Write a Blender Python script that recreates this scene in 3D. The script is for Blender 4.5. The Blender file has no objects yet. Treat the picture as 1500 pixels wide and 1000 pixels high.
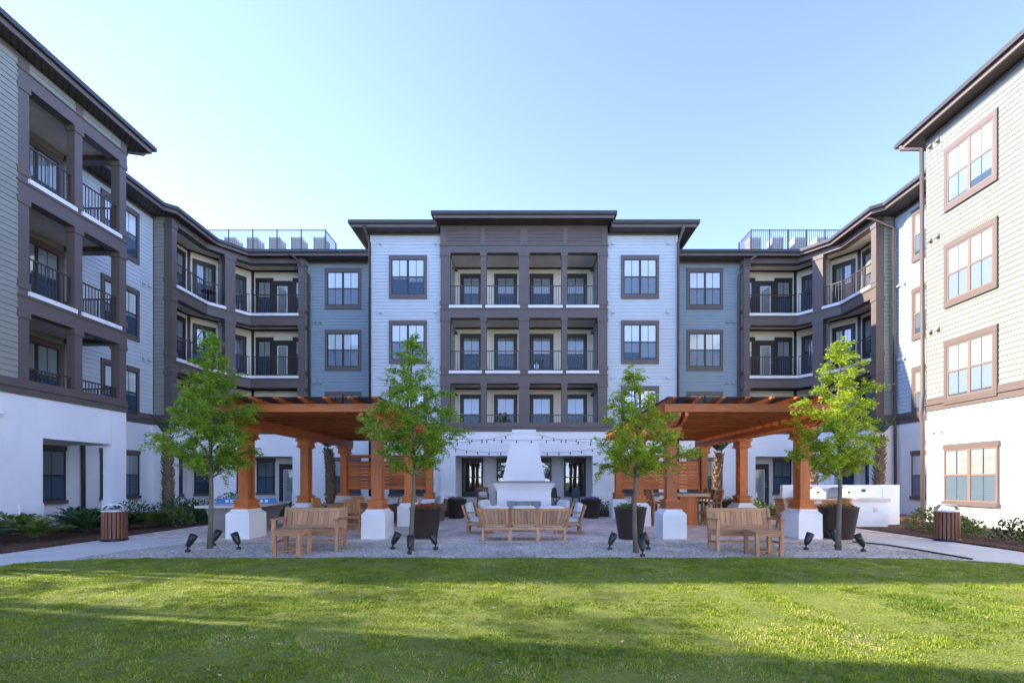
import bpy, math, random
import numpy as np
from math import radians as R, sin, cos, tan, pi, atan2, hypot, sqrt
from mathutils import Vector, Matrix
random.seed(7)
S = bpy.context.scene
COL = S.collection

# ------------------------------------------------------------------ camera, sky, sun, exposure
cam_d = bpy.data.cameras.new("camera"); cam = bpy.data.objects.new("camera", cam_d); COL.objects.link(cam)
cam.location = (0, 0, 1.45); cam.rotation_euler = (R(90), 0, 0)
cam_d.sensor_width = 36; cam_d.lens = 17.0
cam_d.shift_x = -0.0117; cam_d.shift_y = 0.136
cam_d.clip_start = 0.05; cam_d.clip_end = 3000
S.camera = cam
SUN_EL, SUN_AZ = 28.5, 10.0          # the sun stands left of the picture, a little beyond the facade
to_sun = Vector((-cos(R(SUN_AZ))*cos(R(SUN_EL)), sin(R(SUN_AZ))*cos(R(SUN_EL)), sin(R(SUN_EL))))
W = bpy.data.worlds.new("World"); S.world = W; W.use_nodes = True
nt = W.node_tree
sky = nt.nodes.new("ShaderNodeTexSky"); sky.sky_type = 'NISHITA'; sky.sun_disc = False
sky.sun_elevation = R(SUN_EL); sky.sun_rotation = atan2(to_sun.x, to_sun.y)
sky.air_density = 0.42; sky.dust_density = 0.0; sky.ozone_density = 1.0
bg = nt.nodes["Background"]; bg.inputs[1].default_value = 0.15
tint = nt.nodes.new("ShaderNodeMixRGB"); tint.blend_type = 'MULTIPLY'; tint.inputs[0].default_value = 1.0
tint.inputs[2].default_value = (1.05, 0.935, 1.0, 1)      # the camera's white balance: a slightly violet blue sky
nt.links.new(sky.outputs[0], tint.inputs[1]); nt.links.new(tint.outputs[0], bg.inputs[0])
sd = bpy.data.lights.new("sun", 'SUN'); sun = bpy.data.objects.new("sun", sd); COL.objects.link(sun)
sd.energy = 2.0; sd.angle = R(0.53); sd.color = (1.0, 0.86, 0.68)
sun.rotation_euler = to_sun.to_track_quat('Z', 'Y').to_euler()
S.view_settings.view_transform = 'Standard'; S.view_settings.look = 'None'
S.view_settings.exposure = 2.85; S.view_settings.gamma = 1.0
S.cycles.max_bounces = 8; S.cycles.diffuse_bounces = 5; S.cycles.transparent_max_bounces = 16
S.cycles.sample_clamp_indirect = 6.0

# ------------------------------------------------------------------ materials
M = {}
def _new(name):
    m = bpy.data.materials.new(name); m.use_nodes = True
    n = m.node_tree; p = n.nodes["Principled BSDF"]; M[name] = m
    return m, n, p
def _n(n, t, **kw):
    x = n.nodes.new(t)
    for k, v in kw.items():
        if k.startswith("i_"): x.inputs[k[2:].replace("_", " ")].default_value = v
        else: setattr(x, k, v)
    return x
def _ramp(n, stops):
    r = n.nodes.new("ShaderNodeValToRGB"); e = r.color_ramp.elements
    while len(e) < len(stops): e.new(0.5)
    for q, (p, c) in zip(e, stops): q.position = p; q.color = (*c, 1)
    return r
def sc(c, k): return tuple(min(1, v*k) for v in c)
def mat(name, col, rough=0.7, var=0.08, scale=3.0, bump=0.0, bscale=60.0, metal=0.0, spec=0.5, stretch=None):
    """plain painted / cast surface: base colour with soft cloudy variation and a fine bump"""
    m, n, p = _new(name)
    tc = _n(n, "ShaderNodeTexCoord"); src = tc.outputs["Object"]
    if stretch:
        mp = _n(n, "ShaderNodeMapping"); mp.inputs["Scale"].default_value = stretch
        n.links.new(src, mp.inputs[0]); src = mp.outputs[0]
    nz = _n(n, "ShaderNodeTexNoise", i_Scale=scale, i_Detail=6.0, i_Roughness=0.6)
    n.links.new(src, nz.inputs["Vector"])
    rp = _ramp(n, [(0.3, sc(col, 1-var)), (0.7, sc(col, 1+var))])
    n.links.new(nz.outputs["Fac"], rp.inputs[0]); n.links.new(rp.outputs[0], p.inputs["Base Color"])
    p.inputs["Roughness"].default_value = rough; p.inputs["Metallic"].default_value = metal
    p.inputs["Specular IOR Level"].default_value = spec
    if bump:
        b = _n(n, "ShaderNodeTexNoise", i_Scale=bscale, i_Detail=3.0); n.links.new(tc.outputs["Object"], b.inputs["Vector"])
        bp = _n(n, "ShaderNodeBump", i_Strength=bump, i_Distance=0.02); n.links.new(b.outputs["Fac"], bp.inputs["Height"])
        n.links.new(bp.outputs[0], p.inputs["Normal"])
    return m
mat("siding_light", (0.50, 0.555, 0.59), 0.6, 0.05, 1.2)
mat("siding_sage", (0.235, 0.300, 0.335), 0.6, 0.04, 1.2)
mat("siding_warm", (0.265, 0.275, 0.235), 0.6, 0.04, 1.2)
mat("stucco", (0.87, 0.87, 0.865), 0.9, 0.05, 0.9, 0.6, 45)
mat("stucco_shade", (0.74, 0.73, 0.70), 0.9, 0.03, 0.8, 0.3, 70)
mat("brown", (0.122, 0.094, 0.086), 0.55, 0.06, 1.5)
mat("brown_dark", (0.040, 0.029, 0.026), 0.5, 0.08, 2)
mat("cream", (0.84, 0.79, 0.68), 0.8, 0.03, 1.0)
mat("ceiling", (0.78, 0.74, 0.68), 0.9, 0.06, 1.3, 0.3, 90)
mat("sill_white", (0.78, 0.78, 0.78), 0.5, 0.06, 4)
mat("gutter", (0.045, 0.040, 0.038), 0.4, 0.1, 2)
mat("roof", (0.09, 0.085, 0.08), 0.9, 0.15, 3, 0.3, 40)
mat("rail", (0.065, 0.048, 0.042), 0.45, 0.05, 3)
mat("sash", (0.030, 0.028, 0.028), 0.4, 0.1, 3)
mat("sash_tan", (0.20, 0.135, 0.11), 0.5, 0.05, 3)
mat("interior_dark", (0.018, 0.020, 0.022), 0.8, 0.4, 0.8)
mat("concrete", (0.60, 0.585, 0.56), 0.85, 0.10, 1.1, 0.2, 120)
mat("concrete_dark", (0.30, 0.29, 0.275), 0.85, 0.12, 2.0, 0.25, 90)
mat("planter", (0.040, 0.027, 0.019), 0.45, 0.12, 5)
mat("black", (0.014, 0.014, 0.015), 0.4, 0.2, 6)
mat("dark_metal", (0.014, 0.014, 0.016), 0.35, 0.2, 6)
mat("cushion", (0.62, 0.62, 0.61), 0.95, 0.05, 9, 0.35, 160)
mat("steel", (0.62, 0.62, 0.62), 0.22, 0.05, 4, metal=1.0)
mat("steel_satin", (0.70, 0.69, 0.67), 0.38, 0.05, 4, metal=0.85)
mat("net_blue", (0.05, 0.22, 0.50), 0.6, 0.2, 12)
mat("red", (0.55, 0.012, 0.02), 0.5, 0.3, 30)
mat("purple", (0.30, 0.16, 0.55), 0.5, 0.3, 30)
mat("pink", (0.50, 0.18, 0.42), 0.5, 0.3, 30)
mat("bulb", (0.05, 0.05, 0.05), 0.25, 0.2, 8)
mat("ac", (0.50, 0.52, 0.54), 0.5, 0.08, 5)
mat("slab_stone", (0.62, 0.55, 0.46), 0.5, 0.10, 6)
mat("mantel", (0.27, 0.27, 0.28), 0.7, 0.1, 4)
mat("ac_grille", (0.24, 0.25, 0.26), 0.5, 0.1, 5)
mat("soil", (0.035, 0.024, 0.018), 1.0, 0.3, 20, 0.5, 40)
mat("wicker", (0.16, 0.085, 0.045), 0.7, 0.3, 40, 0.6, 90, stretch=(1, 1, 3))
mat("white_lens", (0.75, 0.78, 0.80), 0.15, 0.03, 4)
mat("bronze", (0.05, 0.035, 0.03), 0.4, 0.15, 5)
mat("white_frame", (0.62, 0.63, 0.66), 0.5, 0.05, 5)

def soffit_mat():
    m, n, p = _new("soffit")
    tc = _n(n, "ShaderNodeTexCoord"); wv = _n(n, "ShaderNodeTexWave", i_Scale=3.0, i_Distortion=0.0)
    wv.bands_direction = 'DIAGONAL'
    n.links.new(tc.outputs["Object"], wv.inputs["Vector"])
    rp = _ramp(n, [(0.0, (0.018, 0.014, 0.013)), (0.35, (0.060, 0.046, 0.041))])
    n.links.new(wv.outputs["Fac"], rp.inputs[0]); n.links.new(rp.outputs[0], p.inputs["Base Color"])
    p.inputs["Roughness"].default_value = 0.6
soffit_mat()
def wood(name, c0, c1, knots=0.0, rough=0.6, gs=9.0):
    """boards: grain runs along the UV's u axis, every board has its own offset"""
    m, n, p = _new(name)
    uv = _n(n, "ShaderNodeUVMap"); uv.uv_map = "grain"
    mp = _n(n, "ShaderNodeMapping"); mp.inputs["Scale"].default_value = (1.0, 14.0, 1)
    n.links.new(uv.outputs[0], mp.inputs[0])
    nz = _n(n, "ShaderNodeTexNoise", i_Scale=gs*0.35, i_Detail=6.0, i_Roughness=0.65, i_Distortion=0.6)
    n.links.new(mp.outputs[0], nz.inputs["Vector"])
    rp = _ramp(n, [(0.28, c0), (0.72, c1)])
    n.links.new(nz.outputs["Fac"], rp.inputs[0])
    # board to board tone
    mp2 = _n(n, "ShaderNodeMapping"); mp2.inputs["Scale"].default_value = (0.23, 0.9, 1); n.links.new(uv.outputs[0], mp2.inputs[0])
    n2 = _n(n, "ShaderNodeTexNoise", i_Scale=1.0, i_Detail=1.0); n.links.new(mp2.outputs[0], n2.inputs["Vector"])
    r2 = _ramp(n, [(0.3, (0.62, 0.60, 0.58)), (0.7, (1.25, 1.22, 1.18))]); n.links.new(n2.outputs["Fac"], r2.inputs[0])
    mx = _n(n, "ShaderNodeMixRGB", blend_type='MULTIPLY'); mx.inputs[0].default_value = 1
    n.links.new(rp.outputs[0], mx.inputs[1]); n.links.new(r2.outputs[0], mx.inputs[2]); out = mx.outputs[0]
    if knots:
        mp3 = _n(n, "ShaderNodeMapping"); mp3.inputs["Scale"].default_value = (2.2, 5.0, 1); n.links.new(uv.outputs[0], mp3.inputs[0])
        v = _n(n, "ShaderNodeTexVoronoi", i_Scale=1.0); n.links.new(mp3.outputs[0], v.inputs["Vector"])
        r3 = _ramp(n, [(0.05, (0.10, 0.07, 0.05)), (0.13, (1, 1, 1))]); n.links.new(v.outputs["Distance"], r3.inputs[0])
        m3 = _n(n, "ShaderNodeMixRGB", blend_type='MULTIPLY'); m3.inputs[0].default_value = knots
        n.links.new(out, m3.inputs[1]); n.links.new(r3.outputs[0], m3.inputs[2]); out = m3.outputs[0]
    n.links.new(out, p.inputs["Base Color"]); p.inputs["Roughness"].default_value = rough
    bp = _n(n, "ShaderNodeBump", i_Strength=0.25, i_Distance=0.01); n.links.new(nz.outputs["Fac"], bp.inputs["Height"])
    n.links.new(bp.outputs[0], p.inputs["Normal"])
wood("cedar", (0.36, 0.082, 0.016), (0.68, 0.215, 0.045), 0.85, 0.5)
wood("teak", (0.30, 0.145, 0.070), (0.64, 0.36, 0.19), 0.0, 0.6)
wood("teak_warm", (0.32, 0.135, 0.050), (0.60, 0.31, 0.13), 0.0, 0.6)
wood("bin_slat", (0.15, 0.058, 0.032), (0.27, 0.115, 0.062), 0.0, 0.5)
wood("bar_top", (0.42, 0.30, 0.20), (0.60, 0.46, 0.34), 0.0, 0.5)

def glass_mat():
    m, n, p = _new("glass")
    n.nodes.remove(p); out = n.nodes["Material Output"]
    tr = _n(n, "ShaderNodeBsdfTransparent"); tr.inputs[0].default_value = (0.86, 0.90, 0.92, 1)
    gl = _n(n, "ShaderNodeBsdfGlossy"); gl.inputs["Roughness"].default_value = 0.02; gl.inputs[0].default_value = (0.95, 0.97, 1, 1)
    lw0 = _n(n, "ShaderNodeLayerWeight", i_Blend=0.5); lw = _n(n, "ShaderNodeMath", operation='POWER'); lw.inputs[1].default_value = 3.5; n.links.new(lw0.outputs["Facing"], lw.inputs[0])
    tc = _n(n, "ShaderNodeTexCoord"); nz = _n(n, "ShaderNodeTexNoise", i_Scale=0.9, i_Detail=2.0); n.links.new(tc.outputs["Object"], nz.inputs["Vector"])
    bp = _n(n, "ShaderNodeBump", i_Strength=0.06, i_Distance=0.05); n.links.new(nz.outputs["Fac"], bp.inputs["Height"]); n.links.new(bp.outputs[0], gl.inputs["Normal"])
    mr = _n(n, "ShaderNodeMapRange"); mr.inputs[1].default_value = 0; mr.inputs[2].default_value = 1; mr.inputs[3].default_value = 0.12; mr.inputs[4].default_value = 0.95
    n.links.new(lw.outputs[0], mr.inputs[0])
    mx = _n(n, "ShaderNodeMixShader"); n.links.new(mr.outputs[0], mx.inputs[0]); n.links.new(tr.outputs[0], mx.inputs[1]); n.links.new(gl.outputs[0], mx.inputs[2])
    n.links.new(mx.outputs[0], out.inputs[0])
glass_mat()
def see_through(name, col, fac):
    m, n, p = _new(name); out = n.nodes["Material Output"]
    p.inputs["Base Color"].default_value = (*col, 1); p.inputs["Roughness"].default_value = 0.8
    tr = _n(n, "ShaderNodeBsdfTransparent"); mx = _n(n, "ShaderNodeMixShader"); mx.inputs[0].default_value = fac
    n.links.new(tr.outputs[0], mx.inputs[1]); n.links.new(p.outputs[0], mx.inputs[2]); n.links.new(mx.outputs[0], out.inputs[0])
see_through("screen", (0.055, 0.115, 0.19), 0.5)
see_through("smoked_sheet", (0.10, 0.07, 0.085), 0.72)
def blind_mat(name, c0, c1, sc_):
    m, n, p = _new(name)
    tc = _n(n, "ShaderNodeTexCoord"); mp = _n(n, "ShaderNodeMapping"); mp.inputs["Scale"].default_value = (0, 0, 1); n.links.new(tc.outputs["Object"], mp.inputs[0])
    wv = _n(n, "ShaderNodeTexWave", i_Scale=sc_, i_Distortion=0.0); wv.bands_direction = 'Z'
    n.links.new(mp.outputs[0], wv.inputs["Vector"])
    rp = _ramp(n, [(0.0, c0), (0.4, c1)]); n.links.new(wv.outputs["Fac"], rp.inputs[0]); n.links.new(rp.outputs[0], p.inputs["Base Color"])
    p.inputs["Roughness"].default_value = 0.6
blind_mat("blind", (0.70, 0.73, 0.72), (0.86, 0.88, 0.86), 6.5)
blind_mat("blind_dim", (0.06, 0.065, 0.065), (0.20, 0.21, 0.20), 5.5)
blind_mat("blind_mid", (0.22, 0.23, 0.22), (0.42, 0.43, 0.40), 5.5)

def leaf_mat(name, c0, c1, trans=0.35, scale=2.2, dry=None):
    m, n, p = _new(name); out = n.nodes["Material Output"]
    tc = _n(n, "ShaderNodeTexCoord"); nz = _n(n, "ShaderNodeTexNoise", i_Scale=scale, i_Detail=5.0, i_Roughness=0.75)
    n.links.new(tc.outputs["Object"], nz.inputs["Vector"])
    wn = _n(n, "ShaderNodeAttribute"); wn.attribute_name = "tone"
    ad = _n(n, "ShaderNodeMath", operation='MULTIPLY_ADD'); ad.inputs[1].default_value = 0.62; n.links.new(wn.outputs["Fac"], ad.inputs[0]); 
    h = _n(n, "ShaderNodeMath", operation='MULTIPLY'); h.inputs[1].default_value = 0.5; n.links.new(nz.outputs["Fac"], h.inputs[0]); n.links.new(h.outputs[0], ad.inputs[2])
    rp = _ramp(n, [(0.22, c0), (0.72, c1)]+([(0.84, dry)] if dry else [])); n.links.new(ad.outputs[0], rp.inputs[0])
    n.links.new(rp.outputs[0], p.inputs["Base Color"]); p.inputs["Roughness"].default_value = 0.55; p.inputs["Specular IOR Level"].default_value = 0.35
    tl = _n(n, "ShaderNodeBsdfTranslucent"); n.links.new(rp.outputs[0], tl.inputs[0])
    mx = _n(n, "ShaderNodeMixShader"); mx.inputs[0].default_value = trans
    n.links.new(p.outputs[0], mx.inputs[1]); n.links.new(tl.outputs[0], mx.inputs[2]); n.links.new(mx.outputs[0], out.inputs[0])
leaf_mat("leaf_tree", (0.095, 0.200, 0.018), (0.400, 0.570, 0.055), 0.58, 3.5)
leaf_mat("leaf_tree_yellow", (0.140, 0.240, 0.016), (0.500, 0.620, 0.055), 0.58, 3.5)
leaf_mat("leaf_dark", (0.018, 0.055, 0.020), (0.070, 0.150, 0.045), 0.18)
leaf_mat("leaf_shrub", (0.050, 0.090, 0.020), (0.190, 0.250, 0.060), 0.25)
leaf_mat("leaf_palm", (0.030, 0.060, 0.030), (0.080, 0.125, 0.060), 0.15)
leaf_mat("grass_blade", (0.085, 0.155, 0.010), (0.350, 0.430, 0.042), 0.35, 0.55, (0.62, 0.50, 0.26))
leaf_mat("dry_leaf", (0.16, 0.09, 0.04), (0.50, 0.36, 0.20), 0.1)
mat("pebble", (0.40, 0.385, 0.36), 0.9, 0.55, 55)
mat("bark", (0.150, 0.122, 0.092), 0.9, 0.35, 14, 0.8, 30, stretch=(1, 1, 0.25))
mat("palm_bark", (0.20, 0.135, 0.085), 0.95, 0.35, 12, 0.7, 40)

def lawn_mat():
    m, n, p = _new("lawn")
    tc = _n(n, "ShaderNodeTexCoord")
    a = _n(n, "ShaderNodeTexNoise", i_Scale=0.8, i_Detail=8.0, i_Roughness=0.7); n.links.new(tc.outputs["Object"], a.inputs["Vector"])
    rp = _ramp(n, [(0.25, (0.075, 0.110, 0.010)), (0.6, (0.170, 0.205, 0.028)), (0.8, (0.38, 0.30, 0.12))])
    n.links.new(a.outputs["Fac"], rp.inputs[0]); n.links.new(rp.outputs[0], p.inputs["Base Color"]); p.inputs["Roughness"].default_value = 1
    b = _n(n, "ShaderNodeTexNoise", i_Scale=45.0, i_Detail=3.0); n.links.new(tc.outputs["Object"], b.inputs["Vector"])
    bp = _n(n, "ShaderNodeBump", i_Strength=0.8, i_Distance=0.03); n.links.new(b.outputs["Fac"], bp.inputs["Height"]); n.links.new(bp.outputs[0], p.inputs["Normal"])
lawn_mat()
def gravel_mat():
    m, n, p = _new("gravel")
    tc = _n(n, "ShaderNodeTexCoord")
    v = _n(n, "ShaderNodeTexVoronoi", i_Scale=34.0); n.links.new(tc.outputs["Object"], v.inputs["Vector"])
    big = _n(n, "ShaderNodeTexNoise", i_Scale=0.9, i_Detail=4.0); n.links.new(tc.outputs["Object"], big.inputs["Vector"])
    sep = _n(n, "ShaderNodeSeparateColor"); n.links.new(v.outputs["Color"], sep.inputs[0])
    rp = _ramp(n, [(0.0, (0.22, 0.205, 0.19)), (0.5, (0.60, 0.565, 0.52)), (1.0, (0.86, 0.82, 0.75))]); n.links.new(sep.outputs[0], rp.inputs[0])
    r2 = _ramp(n, [(0.35, (0.72, 0.70, 0.68)), (0.65, (1.12, 1.1, 1.08))]); n.links.new(big.outputs["Fac"], r2.inputs[0])
    mx = _n(n, "ShaderNodeMixRGB", blend_type='MULTIPLY'); mx.inputs[0].default_value = 1; n.links.new(rp.outputs[0], mx.inputs[1]); n.links.new(r2.outputs[0], mx.inputs[2])
    n.links.new(mx.outputs[0], p.inputs["Base Color"]); p.inputs["Roughness"].default_value = 0.95
    bp = _n(n, "ShaderNodeBump", i_Strength=0.9, i_Distance=0.03); bp.invert = True; n.links.new(v.outputs["Distance"], bp.inputs["Height"]); n.links.new(bp.outputs[0], p.inputs["Normal"])
gravel_mat()
def mulch_mat():
    m, n, p = _new("mulch")
    tc = _n(n, "ShaderNodeTexCoord"); mp = _n(n, "ShaderNodeMapping"); mp.inputs["Scale"].default_value = (1, 1.7, 1); n.links.new(tc.outputs["Object"], mp.inputs[0])
    v = _n(n, "ShaderNodeTexVoronoi", i_Scale=22.0); n.links.new(mp.outputs[0], v.inputs["Vector"])
    sep = _n(n, "ShaderNodeSeparateColor"); n.links.new(v.outputs["Color"], sep.inputs[0])
    rp = _ramp(n, [(0.0, (0.030, 0.012, 0.008)), (0.6, (0.115, 0.045, 0.026)), (1.0, (0.24, 0.115, 0.07))]); n.links.new(sep.outputs[0], rp.inputs[0])
    n.links.new(rp.outputs[0], p.inputs["Base Color"]); p.inputs["Roughness"].default_value = 1
    bp = _n(n, "ShaderNodeBump", i_Strength=1.0, i_Distance=0.05); bp.invert = True; n.links.new(v.outputs["Distance"], bp.inputs["Height"]); n.links.new(bp.outputs[0], p.inputs["Normal"])
mulch_mat()
def paver_mat():
    m, n, p = _new("pavers")
    tc = _n(n, "ShaderNodeTexCoord")
    br = _n(n, "ShaderNodeTexBrick", i_Scale=1.0); br.inputs["Brick Width"].default_value = 0.24; br.inputs["Row Height"].default_value = 0.12
    br.inputs["Mortar Size"].default_value = 0.006; br.inputs["Color1"].default_value = (0.60, 0.45, 0.38, 1); br.inputs["Color2"].default_value = (0.84, 0.74, 0.66, 1)
    br.inputs["Mortar"].default_value = (0.22, 0.19, 0.17, 1); br.inputs["Bias"].default_value = 0.1
    n.links.new(tc.outputs["Object"], br.inputs["Vector"])
    nz = _n(n, "ShaderNodeTexNoise", i_Scale=1.3, i_Detail=5.0); n.links.new(tc.outputs["Object"], nz.inputs["Vector"])
    r2 = _ramp(n, [(0.3, (0.80, 0.79, 0.78)), (0.7, (1.15, 1.13, 1.10))]); n.links.new(nz.outputs["Fac"], r2.inputs[0])
    mx = _n(n, "ShaderNodeMixRGB", blend_type='MULTIPLY'); mx.inputs[0].default_value = 1; n.links.new(br.outputs[0], mx.inputs[1]); n.links.new(r2.outputs[0], mx.inputs[2])
    n.links.new(mx.outputs[0], p.inputs["Base Color"]); p.inputs["Roughness"].default_value = 0.85
    bp = _n(n, "ShaderNodeBump", i_Strength=0.4, i_Distance=0.01); n.links.new(br.outputs["Fac"], bp.inputs["Height"]); bp.invert = True; n.links.new(bp.outputs[0], p.inputs["Normal"])
paver_mat()

# ------------------------------------------------------------------ mesh helpers
class Fr:
    """a vertical wall's frame: o + u*U + n*N, n pointing out into the courtyard"""
    def __init__(s, o, U, N=None):
        s.o = o; l = hypot(*U); s.U = (U[0]/l, U[1]/l); s.N = N or (s.U[1], -s.U[0])
    def p(s, u, n, z): return (s.o[0]+u*s.U[0]+n*s.N[0], s.o[1]+u*s.U[1]+n*s.N[1], z)
    def mir(s): return Fr((-s.o[0], s.o[1]), (-s.U[0], s.U[1]), (-s.N[0], s.N[1]))
WORLD = Fr((0, 0), (1, 0), (0, 1))
class MB:
    def __init__(s): s.v = []; s.f = []; s.uv = []; s.sm = []
    def face(s, pts, uv=None, smooth=False):
        i = len(s.v); s.v.extend(pts); s.f.append(tuple(range(i, i+len(pts))))
        s.uv.extend(uv if uv else [(p[0]+p[1], p[2]) for p in pts]); s.sm.append(smooth)
    def hexa(s, c):
        """8 corners: bottom ring 0-3, top ring 4-7"""
        c = [Vector(p) for p in c]
        ax = [(c[1]-c[0]).length, (c[3]-c[0]).length, (c[4]-c[0]).length]; L = ax.index(max(ax))
        o = (random.random()*40, random.random()*40)
        P = [(0, 0, 0), (1, 0, 0), (1, 1, 0), (0, 1, 0), (0, 0, 1), (1, 0, 1), (1, 1, 1), (0, 1, 1)]
        oth = [k for k in range(3) if k != L]
        i = len(s.v); s.v.extend(tuple(p) for p in c)
        for k, q in enumerate(((0, 3, 2, 1), (4, 5, 6, 7), (0, 1, 5, 4), (1, 2, 6, 5), (2, 3, 7, 6), (3, 0, 4, 7))):
            s.f.append(tuple(i+a for a in q)); s.sm.append(False)
            for a in q: s.uv.append((o[0]+P[a][L]*ax[L], o[1]+P[a][oth[0]]*ax[oth[0]]+P[a][oth[1]]*ax[oth[1]]))
        return s
    def box(s, u0, u1, n0, n1, z0, z1, fr=WORLD):
        return s.hexa([fr.p(u0, n0, z0), fr.p(u1, n0, z0), fr.p(u1, n1, z0), fr.p(u0, n1, z0),
                       fr.p(u0, n0, z1), fr.p(u1, n0, z1), fr.p(u1, n1, z1), fr.p(u0, n1, z1)])
    def bar(s, a, b, w, h, up=(0, 0, 1)):
        """rectangular bar from a to b, w across, h along 'up'"""
        a = Vector(a); b = Vector(b); d = (b-a).normalized(); up = Vector(up)
        if abs(d.dot(up)) > 0.99: up = Vector((0, 1, 0))
        x = d.cross(up).normalized(); y = x.cross(d).normalized()
        x *= w/2; y *= h/2
        return s.hexa([a-x-y, a+x-y, b+x-y, b-x-y, a-x+y, a+x+y, b+x+y, b-x+y])
    def quad(s, u0, u1, n, z0, z1, fr=WORLD): s.face([fr.p(u0, n, z0), fr.p(u1, n, z0), fr.p(u1, n, z1), fr.p(u0, n, z1)])
    def siding(s, u0, u1, n, z0, z1, fr=WORLD, e=0.165):
        """lap siding: each board leans out at its foot"""
        z = z0
        while z < z1-1e-4:
            t = min(z+e, z1)
            s.face([fr.p(u0, n+0.026, z), fr.p(u1, n+0.026, z), fr.p(u1, n+0.002, t), fr.p(u0, n+0.002, t)])
            s.face([fr.p(u0, n, z), fr.p(u1, n, z), fr.p(u1, n+0.026, z), fr.p(u0, n+0.026, z)])
            z = t
    def prism(s, poly, z0, z1):
        n = len(poly); b = [(x, y, z0) for x, y in poly]; t = [(x, y, z1) for x, y in poly]
        s.face(b[::-1], [(p[0], p[1]) for p in b[::-1]]); s.face(t, [(p[0], p[1]) for p in t])
        for i in range(n):
            j = (i+1) % n; s.face([b[i], b[j], t[j], t[i]])
    def strip(s, a, b, z0, z1):
        """solid band between two plan polylines"""
        n = len(a)
        for i in range(n-1):
            s.face([(*a[i], z1), (*a[i+1], z1), (*b[i+1], z1), (*b[i], z1)])
            s.face([(*a[i], z0), (*b[i], z0), (*b[i+1], z0), (*a[i+1], z0)])
            s.face([(*a[i], z0), (*a[i+1], z0), (*a[i+1], z1), (*a[i], z1)])
            s.face([(*b[i+1], z0), (*b[i], z0), (*b[i], z1), (*b[i+1], z1)])
        for k in (0, n-1): s.face([(*a[k], z0), (*a[k], z1), (*b[k], z1), (*b[k], z0)])
    def tube(s, pts, rad, seg=8, cap=True):
        pts = [Vector(p) for p in pts]; n = len(pts)
        if not hasattr(rad, '__len__'): rad = [rad]*n
        i0 = len(s.v); ref = Vector((0.3, 0.9, 0.2)); L = 0; off = random.random()*30; us = []
        for i, p in enumerate(pts):
            d = (pts[min(i+1, n-1)]-pts[max(i-1, 0)]).normalized()
            if abs(d.dot(ref)) > 0.95: ref = Vector((1, 0, 0.1))
            x = d.cross(ref).normalized(); y = d.cross(x).normalized()
            if i: L += (p-pts[i-1]).length
            us.append(L+off)
            for k in range(seg):
                a = 2*pi*k/seg; s.v.append(tuple(p+x*(cos(a)*rad[i])+y*(sin(a)*rad[i])))
        for i in range(n-1):
            for k in range(seg):
                k2 = (k+1) % seg; q = (i0+i*seg+k, i0+i*seg+k2, i0+(i+1)*seg+k2, i0+(i+1)*seg+k)
                s.f.append(q); s.sm.append(True); s.uv.extend([(us[i], k*0.03), (us[i], k*0.03+0.03), (us[i+1], k*0.03+0.03), (us[i+1], k*0.03)])
        if cap:
            for i, r in ((0, range(seg-1, -1, -1)), (n-1, range(seg))):
                s.f.append(tuple(i0+i*seg+k for k in r)); s.sm.append(False); s.uv.extend([(0, 0)]*seg)
    def lathe(s, prof, c=(0, 0, 0), seg=28, M_=None, smooth=True):
        i0 = len(s.v); n = len(prof)
        for r, z in prof:
            for k in range(seg):
                a = 2*pi*k/seg; p = Vector((r*cos(a), r*sin(a), z))
                if M_: p = M_ @ p
                s.v.append((p.x+c[0], p.y+c[1], p.z+c[2]))
        for i in range(n-1):
            for k in range(seg):
                k2 = (k+1) % seg
                s.f.append((i0+i*seg+k, i0+i*seg+k2, i0+(i+1)*seg+k2, i0+(i+1)*seg+k)); s.sm.append(smooth); s.uv.extend([(prof[i][1], k*.1)]*4)
        for i, r in ((0, range(seg-1, -1, -1)), (n-1, range(seg))):
            if prof[i][0] > 1e-4: s.f.append(tuple(i0+i*seg+k for k in r)); s.sm.append(False); s.uv.extend([(0, 0)]*seg)
    def pillow(s, c, d, M_=None, e=0.45, nu=14, nv=8):
        """soft cushion: superellipsoid of half sizes d"""
        i0 = len(s.v); f = lambda x: (abs(x)**e)*(1 if x >= 0 else -1)
        for j in range(nv+1):
            b = -pi/2+pi*j/nv
            for k in range(nu):
                a = 2*pi*k/nu; p = Vector((d[0]*f(cos(b))*f(cos(a)), d[1]*f(cos(b))*f(sin(a)), d[2]*(abs(sin(b))**0.75)*(1 if b >= 0 else -1)))
                if M_: p = M_ @ p
                s.v.append((p.x+c[0], p.y+c[1], p.z+c[2]))
        for j in range(nv):
            for k in range(nu):
                k2 = (k+1) % nu; s.f.append((i0+j*nu+k, i0+j*nu+k2, i0+(j+1)*nu+k2, i0+(j+1)*nu+k)); s.sm.append(True); s.uv.extend([(0, 0)]*4)
    def build(s, name, m, parent=None, label=None):
        me = bpy.data.meshes.new(name); me.from_pydata(s.v, [], s.f); me.materials.append(M[m])
        uv = me.uv_layers.new(name="grain")
        if len(s.uv) == len(me.loops): uv.data.foreach_set("uv", np.array(s.uv, 'f').ravel())
        me.polygons.foreach_set("use_smooth", s.sm); me.update()
        o = bpy.data.objects.new(name, me); COL.objects.link(o)
        if parent: o.parent = parent
        if label: o["label"] = label
        return o
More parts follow.
